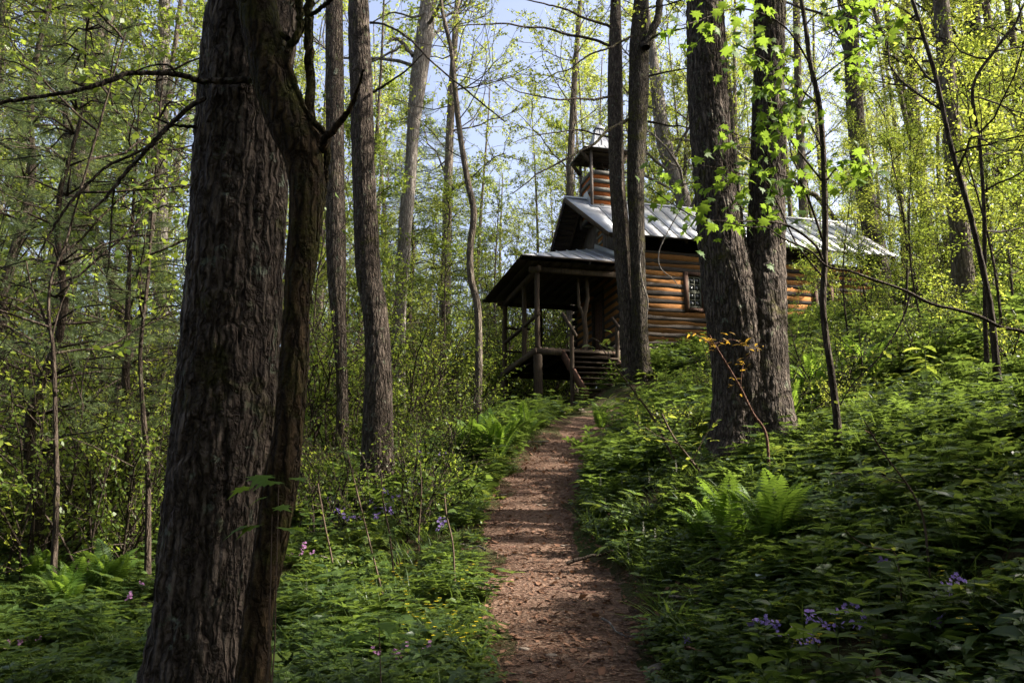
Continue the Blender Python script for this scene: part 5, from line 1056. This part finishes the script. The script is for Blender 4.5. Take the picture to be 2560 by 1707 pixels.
# flowers
def phlox(seed, mat):
    g = np.random.default_rng(seed); e_st = MB(); fl = MB(); lf = MB()
    for s in range(3):
        b = np.append(g.uniform(-0.05, 0.05, 2), 0.0); tp = b + np.array([*g.uniform(-0.04, 0.04, 2), g.uniform(0.18, 0.26)]); e_st.tube([b, tp], 0.0016, 3)
        for f_ in range(5):
            c = tp + g.normal(size=3) * 0.016; ax = np.array([g.normal() * 0.5, -0.6 + g.normal() * 0.3, 0.6]); ax /= np.linalg.norm(ax); r1 = np.cross(ax, [1, 0, 0]); r1 /= np.linalg.norm(r1); r2 = np.cross(ax, r1)
            a5 = np.arange(5) * 2 * PI / 5 + g.uniform(0, 1); A = np.cos(a5)[:, None] * r1 + np.sin(a5)[:, None] * r2
            leaves(fl, np.tile(c, (5, 1)), A + ax * 0.15, np.tile(ax, (5, 1)), np.full(5, 0.015), np.full(5, 0.010), droop=0.05, shape='round')
        m = 4; az = g.uniform(0, 6.28, m); leaves(lf, b + (tp - b) * g.uniform(0.2, 0.8, m)[:, None], np.stack([np.cos(az), np.sin(az), np.full(m, 0.4)], -1), np.tile([0, 0, 1.0], (m, 1)), np.full(m, 0.05), np.full(m, 0.012), shape='lance')
    return e_st.mesh('stem', [M['stem']]), fl.mesh('petals', [mat]), lf.mesh('leaves', [M['leaf_herb']])
ph = [phlox(740 + i, M['petal_purple']) for i in range(3)]; pk = [phlox(750 + i, M['petal_pink']) for i in range(2)]
def flower(px, py, var, s, lab, grp):
    p = ground(px, py + 22); e = empty('phlox_flower', p, rl.uniform(0, 6)); e.scale = (s, s, s); tag(e, lab, 'flower', grp)
    for nm, me in zip(('stem', 'petals', 'leaves'), var): link(nm, me, e)
for px, py in ((1860, 1490), (1915, 1495), (1990, 1480), (1865, 1535), (1800, 1495), (1940, 1465), (2060, 1365), (2180, 1420), (2150, 1487), (1575, 1510), (2040, 1350), (1975, 1500), (1840, 1520), (2200, 1410), (1755, 1500)):
    flower(px, py, ph[rl.randrange(3)], rl.uniform(0.6, 0.85), 'light purple phlox blossom cluster in the lower right plants', 'purple phlox blossoms at lower right')
for px, py in ((660, 1285), (690, 1275), (325, 1360), (290, 1402), (30, 1510), (890, 1550), (950, 1535), (745, 1220), (60, 1500), (905, 1545), (700, 1290), (350, 1345)):
    flower(px, py, pk[rl.randrange(2)], rl.uniform(0.6, 0.9), 'pink-purple phlox blossom cluster left of the path', 'pink phlox blossoms left of the path')
for px, py in ((760, 1190), (780, 1210), (980, 1080), (1010, 1070), (930, 1095), (945, 1150), (800, 1240), (870, 1230), (1000, 1250), (720, 1160), (850, 1190), (905, 1190)):
    flower(px, py, ph[rl.randrange(3)], rl.uniform(1.2, 1.7), 'small bluish phlox blossoms in the shade between bent trunk and path', 'bluish phlox blossoms farther up left of the path')
def spike(seed):
    g = np.random.default_rng(seed); s = MB(); f = MB(); s.tube([(0, 0, 0), (0.005, 0, 0.14), (0.0, 0, 0.27)], 0.0018, 4); n = 46; t = g.random(n); az = g.uniform(0, 6.28, n); B = np.stack([t * 0, t * 0, 0.16 + t * 0.12], -1)
    leaves(f, B, np.stack([np.cos(az), np.sin(az), np.full(n, 0.4)], -1), np.tile([0, 0, 1.0], (n, 1)), 0.018 * (1.25 - t), np.full(n, 0.008)); return s.mesh('stem', [M['stem']]), f.mesh('petals', [M['petal_white']])
sk = [spike(760 + i) for i in range(2)]
for px, py in ((1430, 1112), (1380, 1112), (1492, 1105), (1358, 1150), (1480, 1240), (1507, 1247), (1445, 1297), (1392, 1187), (1590, 1052), (1612, 1060), (1640, 1050), (700, 1395), (1555, 1085)):
    p = ground(px, py + 35); e = empty('foamflower', p); s = rl.uniform(0.8, 1.15); e.scale = (s, s, s); tag(e, 'white foamflower spike standing among the herbs beside the path', 'flower', 'white foamflower spikes beside the path')
    for nm, me in zip(('stem', 'petals'), sk[rl.randrange(2)]): link(nm, me, e)
g = np.random.default_rng(9); yl = MB()
for c in range(3):
    a5 = np.arange(4) * PI / 2 + c; b = np.array([0.03 * c, 0.02 * math.sin(c), 0.12 + 0.02 * c]); leaves(yl, np.tile(b, (4, 1)), np.stack([np.cos(a5), np.sin(a5), a5 * 0 + 0.3], -1), np.tile([0, -0.2, 1.0], (4, 1)), np.full(4, 0.013), np.full(4, 0.011), shape='round')
ym = yl.mesh('yellow', [M['petal_yellow']])
pts = [ground(g.uniform(860, 1090), g.uniform(1330, 1540)) for _ in range(60)] + [ground(g.uniform(1560, 2300), g.uniform(1300, 1560)) for _ in range(40)]
tag(gn_scatter('yellow_flowers', pts, np.stack([np.zeros(100), np.zeros(100), g.uniform(0, 6, 100)], -1), g.uniform(0.7, 1.2, 100), np.zeros(100), [ym]), 'tiny yellow flowers dotted through the low plants', 'flowers', None, 'stuff')
# ------------------------------------------------------------ single twigs, young shoots and small things
def lleaf(mat, w=0.45):
    mb = MB(); leaves(mb, np.zeros((1, 3)), np.array([[0, 1.0, 0]]), np.array([[0, 0, 1.0]]), np.array([1.0]), np.array([w]), droop=0.25); return mb.mesh('leaf', [mat])
lfm = {'g': lleaf(M['leaf_green']), 's': lleaf(M['leaf_spring']), 'o': lleaf(M['leaf_orange'], 0.35), 'y': lleaf(M['leaf_yellow'], 0.6)}
def shoot(name, rows, dep, lab, lk, nleaf, ls, mat, tips=(), cat='shoot', subs=(), spread=0.03, tstart=0.2):
    P = [at(x, y, dep[0] + (dep[1] - dep[0]) * i / (len(rows) - 1)) for i, (x, y, w) in enumerate(rows)]; base = P[0].copy()
    g0 = tz(base[0], base[1])
    if name != 'hanging_twig' and base[2] > g0: P.insert(0, np.array([base[0], base[1], g0 - 0.02])); rows = [rows[0]] + list(rows)
    base = P[0].copy(); e = empty(name, base); tag(e, lab, cat)
    Rr = [w / 2 * pxm(p) for (x, y, w), p in zip(rows, P)]; PR = resample(np.concatenate([np.array(P), np.array(Rr)[:, None]], 1), np.linspace(0, 1, len(P) * 4)); mb = MB(); mb.tube(PR[:, :3] - base, np.maximum(PR[:, 3], 0.0012), 6); link('stem', mb.mesh('stem', [mat], True), e)
    chains = [PR]
    for sr in subs:
        P2 = [at(x, y, dep[1]) for (x, y, w) in sr]; R2 = [w / 2 * pxm(p) for (x, y, w), p in zip(sr, P2)]; PR2 = resample(np.concatenate([np.array(P2), np.array(R2)[:, None]], 1), np.linspace(0, 1, len(P2) * 4)); mb = MB(); mb.tube(PR2[:, :3] - base, np.maximum(PR2[:, 3], 0.001), 5); link('twig', mb.mesh('twig', [mat], True), e); chains.append(PR2)
    for k in range(nleaf):
        C = chains[k % len(chains)]; t = (tstart + (1 - tstart) * rl.random()) if C is PR else rl.uniform(0.3, 1); j = min(int(t * (len(C) - 1)), len(C) - 2); p = C[j, :3] - base; az = rl.uniform(0, 6.28)
        single_leaf(lfm[lk], p + np.array([rl.gauss(0, spread), rl.gauss(0, spread), rl.gauss(0, spread)]), (math.cos(az), math.sin(az), rl.uniform(-0.3, 0.8)), (rl.gauss(0, 0.4), rl.gauss(0, 0.4) - 0.3, 1), ls * rl.uniform(0.7, 1.2), e)
    return e
shoot('young_shoot', [(2125, 1215, 6), (2110, 1160, 5), (2082, 1110, 5), (2040, 1055, 4), (2010, 1010, 4), (1985, 965, 3)], (4.2, 4.1), 'bare arching shoot with a few pale new leaves above the dark right bank', 's', 16, 0.07, M['stem_brown'], subs=[[(2078, 1108, 3), (2050, 1105, 2), (2022, 1090, 2)]], spread=0.012, tstart=0.45)
shoot('young_shoot', [(2060, 1280, 4), (2030, 1262, 3), (1995, 1255, 3), (1960, 1235, 2), (1940, 1215, 2)], (4.0, 3.9), 'low shoot with pale green leaflets in the middle of the right bank', 's', 14, 0.06, M['stem_brown'], spread=0.015)
shoot('young_shoot', [(1760, 1000, 7), (1730, 950, 6), (1700, 890, 6), (1665, 830, 5), (1640, 790, 4), (1630, 770, 3)], (7.4, 7.2), 'reddish twig with orange-yellow young leaves in front of the forked trunk', 'o', 60, 0.07, M['twig_red'], subs=[[(1700, 890, 3), (1710, 830, 2), (1745, 795, 2)], [(1650, 800, 3), (1600, 770, 2), (1585, 765, 2)], [(1640, 790, 3), (1680, 780, 2), (1705, 790, 2)]], spread=0.03, tstart=0.6)
shoot('young_shoot', [(1570, 1090, 7), (1540, 1040, 6), (1500, 960, 5), (1450, 890, 4), (1420, 850, 3), (1375, 790, 2)], (9.5, 9.3), 'leafy shoot leaning left over the path bank in front of the stairs', 's', 50, 0.11, M['stem_brown'], subs=[[(1470, 920, 3), (1440, 900, 2), (1410, 900, 2)], [(1400, 820, 3), (1390, 795, 2), (1360, 775, 2)], [(1530, 1010, 3), (1560, 960, 2), (1580, 930, 2)]], spread=0.06)
shoot('young_shoot', [(1640, 1120, 6), (1590, 1060, 5), (1545, 1000, 5), (1520, 950, 4)], (8.5, 8.4), 'green-leaved shoot beside the right path edge left of the forked trunk', 's', 60, 0.10, M['stem_brown'], subs=[[(1590, 1060, 3), (1620, 1000, 2), (1650, 960, 2)], [(1560, 1020, 3), (1510, 1000, 2), (1480, 980, 2)]], spread=0.06)
shoot('young_shoot', [(1050, 1400, 6), (1045, 1350, 5), (1040, 1250, 4), (1025, 1180, 4), (1020, 1120, 3)], (6.5, 6.5), 'upright thin seedling left of the path with a small leaf tuft on top', 'g', 14, 0.07, M['stem_brown'], spread=0.02, tstart=0.8)
for i, (rows, lab) in enumerate((([(880, 1370, 5), (850, 1250, 4), (820, 1130, 4), (795, 1030, 3)], 'leaning thin seedling left of the bent dark trunk base'), ([(905, 1330, 5), (895, 1230, 4), (880, 1150, 4), (875, 1080, 3)], 'thin seedling standing in front of the bent dark trunk'), ([(775, 1420, 5), (765, 1300, 4), (745, 1200, 4), (730, 1110, 3)], 'thin leafy seedling beside the mossy tree'), ([(960, 1310, 4), (962, 1220, 4), (968, 1130, 3), (965, 1060, 2)], 'thin seedling right of the bent dark trunk base'))):
    shoot('seedling', rows, (6.8 + i * 0.4, 6.8 + i * 0.4), lab, 'g', 44, 0.075, M['stem_brown'], spread=0.10, tstart=0.35)
# maple seedlings in front of the mossy tree
for (px, py, Y, n_, lab) in ((640, 1110, 3.3, 6, 'small maple twig of shaded leaves against the mossy trunk'), (625, 1180, 3.3, 6, 'lower small maple twig against the mossy trunk base'), (870, 1420, 3.6, 16, 'maple seedling spreading flat shaded leaves left of the path')):
    p = at(px, py, Y); gzz = tz(p[0], p[1]); e = empty('maple_seedling', (p[0], p[1], gzz)); tag(e, lab, 'seedling'); h = p[2] - gzz
    if h < 0.12: h = 0.22
    mb = MB(); mb.tube([(0, 0, 0), (0.02, 0, h * 0.5), (0, 0, h)], [0.004, 0.003, 0.002], 5); link('stem', mb.mesh('stem', [M['stem_brown']], True), e)
    for k in range(n_):
        az = rl.uniform(0, 6.28); r_ = rl.uniform(0.02, 0.13); single_leaf(mleaf[rl.randrange(2)], (math.cos(az) * r_, math.sin(az) * r_, h + rl.uniform(-0.06, 0.03)), (math.cos(az), math.sin(az), -0.15), (rl.gauss(0, 0.2), rl.gauss(0, 0.2), 1), rl.uniform(0.07, 0.11), e)
# large soft-leaved plant at lower right
for (px, py, n_, s, lab) in ((2240, 1500, 12, 0.15, 'bright bellwort-like plant with long drooping leaves at the lower right corner'), (2020, 1450, 7, 0.14, 'plant with three broad dark leaves in the lower right bank'), (2130, 900, 9, 0.3, 'broad-leaved plant high on the right bank catching light'), (2250, 690, 9, 0.35, 'yellow-green big-leaved seedling near the right edge above the bank')):
    p = ground(px, py); e = empty('broad_leaved_plant', p); tag(e, lab, 'plant')
    mb = MB(); mb.tube([(0, 0, 0), (0.01, 0, s), (0.03, 0, s * 1.9)], [0.005, 0.004, 0.002], 5); link('stem', mb.mesh('stem', [M['stem']], True), e)
    for k in range(n_):
        az = rl.uniform(0, 6.28); single_leaf(lfm['s' if k % 2 else 'g'], (0.01, 0, s * (0.8 + 1.1 * k / n_)), (math.cos(az), math.sin(az), rl.uniform(-0.4, 0.3)), (0, 0, 1), s * rl.uniform(0.7, 1.0), e)
# bent branch sweeping in from the right
shoot('bent_sapling', [(2480, 900, 12), (2420, 800, 10), (2350, 762, 8), (2300, 752, 8), (2250, 727, 8), (2200, 712, 7), (2140, 698, 7), (2080, 668, 6), (2000, 640, 6), (1950, 622, 5), (1900, 612, 5), (1860, 575, 4), (1800, 549, 4), (1760, 522, 3), (1720, 522, 3), (1640, 505, 2)], (6.4, 6.0), 'long thin dark sapling bent over across the view in front of the chapel roof end', 's', 30, 0.07, M['bark_dark'], subs=[[(2090, 680, 5), (2070, 740, 4), (2020, 820, 4), (1960, 880, 3), (1930, 930, 3)], [(2020, 820, 3), (1960, 822, 2), (1910, 830, 2)]], cat='sapling', spread=0.05)
T14 = [(2090, -20, 8), (2120, 80, 9), (2150, 180, 10), (2185, 340, 12), (2230, 500, 13), (2270, 680, 14), (2285, 800, 15), (2290, 860, 16)]
hero_tree('thin_crooked_tree', wp(T14), 7.5, 'thin dark sapling trunk curving up left near the right edge', M['bark_dark'], 211, crown=(0.35, 12, 1.6, 1, 6), nseg=16, vstep=0.06, amp=0.002, freq=20, topz=9, lsize=0.06)
T22 = [(2330, 60, 6), (2290, 110, 7), (2235, 200, 8), (2250, 330, 8), (2260, 480, 9), (2262, 640, 10), (2264, 780, 10)]
hero_tree('thin_crooked_tree', wp(T22), 8.6, 'thin wiry sapling near the right edge bending right at its top', M['bark_dark'], 221, crown=(0.35, 10, 1.4, 1, 6), nseg=12, vstep=0.08, amp=0.002, freq=20, topz=8, lsize=0.06)
# hanging bare twigs by the twin trunks
for rows, lab in (([(1620, 380, 3), (1530, 540, 2.5), (1512, 590, 2.5), (1520, 620, 2.5), (1545, 640, 2), (1560, 660, 1.5)], 'pale bare twig hanging over the chapel wall left of the window'), ([(1478, 560, 2), (1470, 600, 3), (1476, 650, 3), (1488, 690, 3), (1483, 740, 2)], 'pale dead vine lying on the mossy twin trunk')):
    shoot('hanging_twig', rows, (19.0, 19.0) if rows[0][0] > 1500 else (19.55, 19.5), lab, 's', 0, 0.05, M['bark_pale'], cat='twig')
# sticks, stones and roots on the ground
for i, (px, py, ln, r_, az, lab, mt) in enumerate(((60, 1215, 1.2, 0.012, 0.9, 'pale fallen stick leaning in the bushes at lower left', 'bark_pale'), (2200, 1050, 1.6, 0.02, 0.1, 'fallen pale branch lying on the dark right bank', 'bark_pale'), (1000, 1030, 1.3, 0.02, 0.5, 'dead reddish branch lying left of the upright fern', 'twig_red'), (960, 1060, 1.0, 0.014, -0.3, 'thin dead branch lying behind the blossoms left of the path', 'twig_red'), (1700, 1005, 2.2, 0.012, 0.0, 'thin bare branch lying across the foot of the forked trunk', 'bark_pale'), (1380, 1300, 0.6, 0.018, 0.1, 'half buried root crossing the right edge of the path', 'bark_dark'), (1560, 1430, 0.5, 0.03, 0.5, 'gnarled root at the lower right edge of the path', 'bark_dark'))):
    p = ground(px, py); n = 9; P = []
    for k in range(n):
        t = (k / (n - 1) - 0.5) * ln; x_, y_ = p[0] + math.cos(az) * t, p[1] + math.sin(az) * t * 0.5; P.append(np.array([x_, y_, tz(x_, y_) + r_ * 1.2 + (0.08 if r_ < 0.02 else 0.0) * math.sin(PI * k / (n - 1)) + rl.gauss(0, 0.008)]))
    mb = MB(); mb.tube([q_ - p for q_ in P], np.linspace(r_, r_ * 0.5, n), 7, cap=True); o = link('fallen_branch' if 'root' not in lab else 'root', mb.mesh('branch', [M[mt]], True), None, p); tag(o, lab, 'branch' if 'root' not in lab else 'root')
def stone_mesh(seed):
    g = np.random.default_rng(seed); n, m = 10, 7; v = []
    for i in range(m):
        th = PI * i / (m - 1)
        for j in range(n): v.append((math.sin(th) * math.cos(2 * PI * j / n), math.sin(th) * math.sin(2 * PI * j / n), math.cos(th)))
    v = np.array(v); v *= (1 + 0.22 * noise(v * 1.6 + seed, 3))[:, None]; return mkmesh('stone', v, gridq(m, n), None, [M['stone']], True)
sm_ = [stone_mesh(i) for i in range(4)]
for i in range(16):
    y_ = 3.8 + 11 * rl.random(); s = rl.uniform(0.012, 0.032); x_ = float(xc(y_)) + rl.uniform(-0.45, 0.45); o = link('stone', sm_[i % 4], None, (x_, y_, tz(x_, y_) + 0.012)); o.scale = (s, s * 0.8, s * 0.45); o.rotation_euler = (0, 0, i); tag(o, 'small pebble half sunk in the dirt path', 'stone', 'small pebbles in the path')
for i, (y0, dx, w) in enumerate(((6.6, 0.1, 0.5), (8.0, -0.3, 0.35), (10.6, 0.0, 0.6))):
    x0 = float(xc(y0)) + dx - w / 2; P = [np.array([x0 + w * k / 7, y0 + 0.04 * math.sin(k + i), 0]) for k in range(8)]
    for q_ in P: q_[2] = tz(q_[0], q_[1]) + 0.008
    mb = MB(); mb.tube(P, [0.004, 0.010, 0.014, 0.012, 0.014, 0.012, 0.009, 0.003], 6); tag(link('root', mb.mesh('root', [M['twig_red']], True)), ('thin root crossing the near part of the path', 'short root at the left side of the path', 'long thin root crossing the middle of the path')[i], 'root')
for i, (px, py, s, fl_, lab) in enumerate(((1060, 1385, 0.11, 0.4, 'mossy flat stone among plants at the left path edge'), (1300, 1255, 0.07, 0.3, 'small pale stone set in the middle of the path'), (1205, 1492, 0.05, 0.35, 'flat tan stone in the path near the bottom'), (1265, 1508, 0.055, 0.35, 'second flat stone right of the tan one near the bottom'), (1510, 1535, 0.08, 0.3, 'pale bark slab at the lower right path edge'), (1320, 1385, 0.03, 0.5, 'tiny stone in the shaded middle of the path'), (1325, 945, 0.22, 0.5, 'rock on the ground at the foot of the stairs'), (1290, 950, 0.12, 0.6, 'smaller round rock beside the one at the stair foot'), (1280, 1330, 0.035, 0.5, 'small round stone left of the path centre'))):
    o = link('stone', sm_[i % 4], None, ground(px, py)); o.scale = (s, s * 0.75, s * fl_); o.rotation_euler = (0.1, 0.1, i); tag(o, lab, 'stone')
p = ground(1750, 1385); e = empty('plant_marker', p); tag(e, 'small white plant marker plate on a dark stake in the right bank', 'marker')
mb = MB(); mb.box(-0.012, 0.012, -0.006, 0.006, -0.02, 0.13); link('stake', mb.mesh('stake', [M['dark_plank']]), e)
mb = MB(); mb.beam((-0.028, -0.01, 0.15), (0.028, -0.01, 0.145), 0.035, 0.006, up=(0, -0.6, 0.8)); link('plate', mb.mesh('plate', [M['white_tag']]), e)
# labels: where a kind has few members in a region, say which one by its place
groups = {}
for o in list(COL.objects):
    if o.parent is None and o.get('group') and o.name.split('.')[0] in ('woodland_tree', 'young_tree', 'sapling', 'shrub', 'hillside_tree', 'slim_tree'):
        p = np.array(o.location) - CAMP
        if p[1] > 1 and abs(p[0] / p[1]) < 0.66: groups.setdefault(o['group'], []).append((p[0] / p[1], o))
ORD = ['leftmost', 'second from left', 'third from left', 'fourth from left', 'fifth from left', 'sixth from left', 'seventh from left', 'eighth from left', 'ninth from left', 'tenth from left', 'eleventh from left', 'twelfth from left']
for gname, ms_ in groups.items():
    if 1 < len(ms_) <= 12:
        for i, (_, o) in enumerate(sorted(ms_, key=lambda t: t[0])):
            lab = o['label'] + ', ' + ORD[i]
            if len(lab.split()) <= 16: o['label'] = lab
print('objects', len(bpy.data.objects))
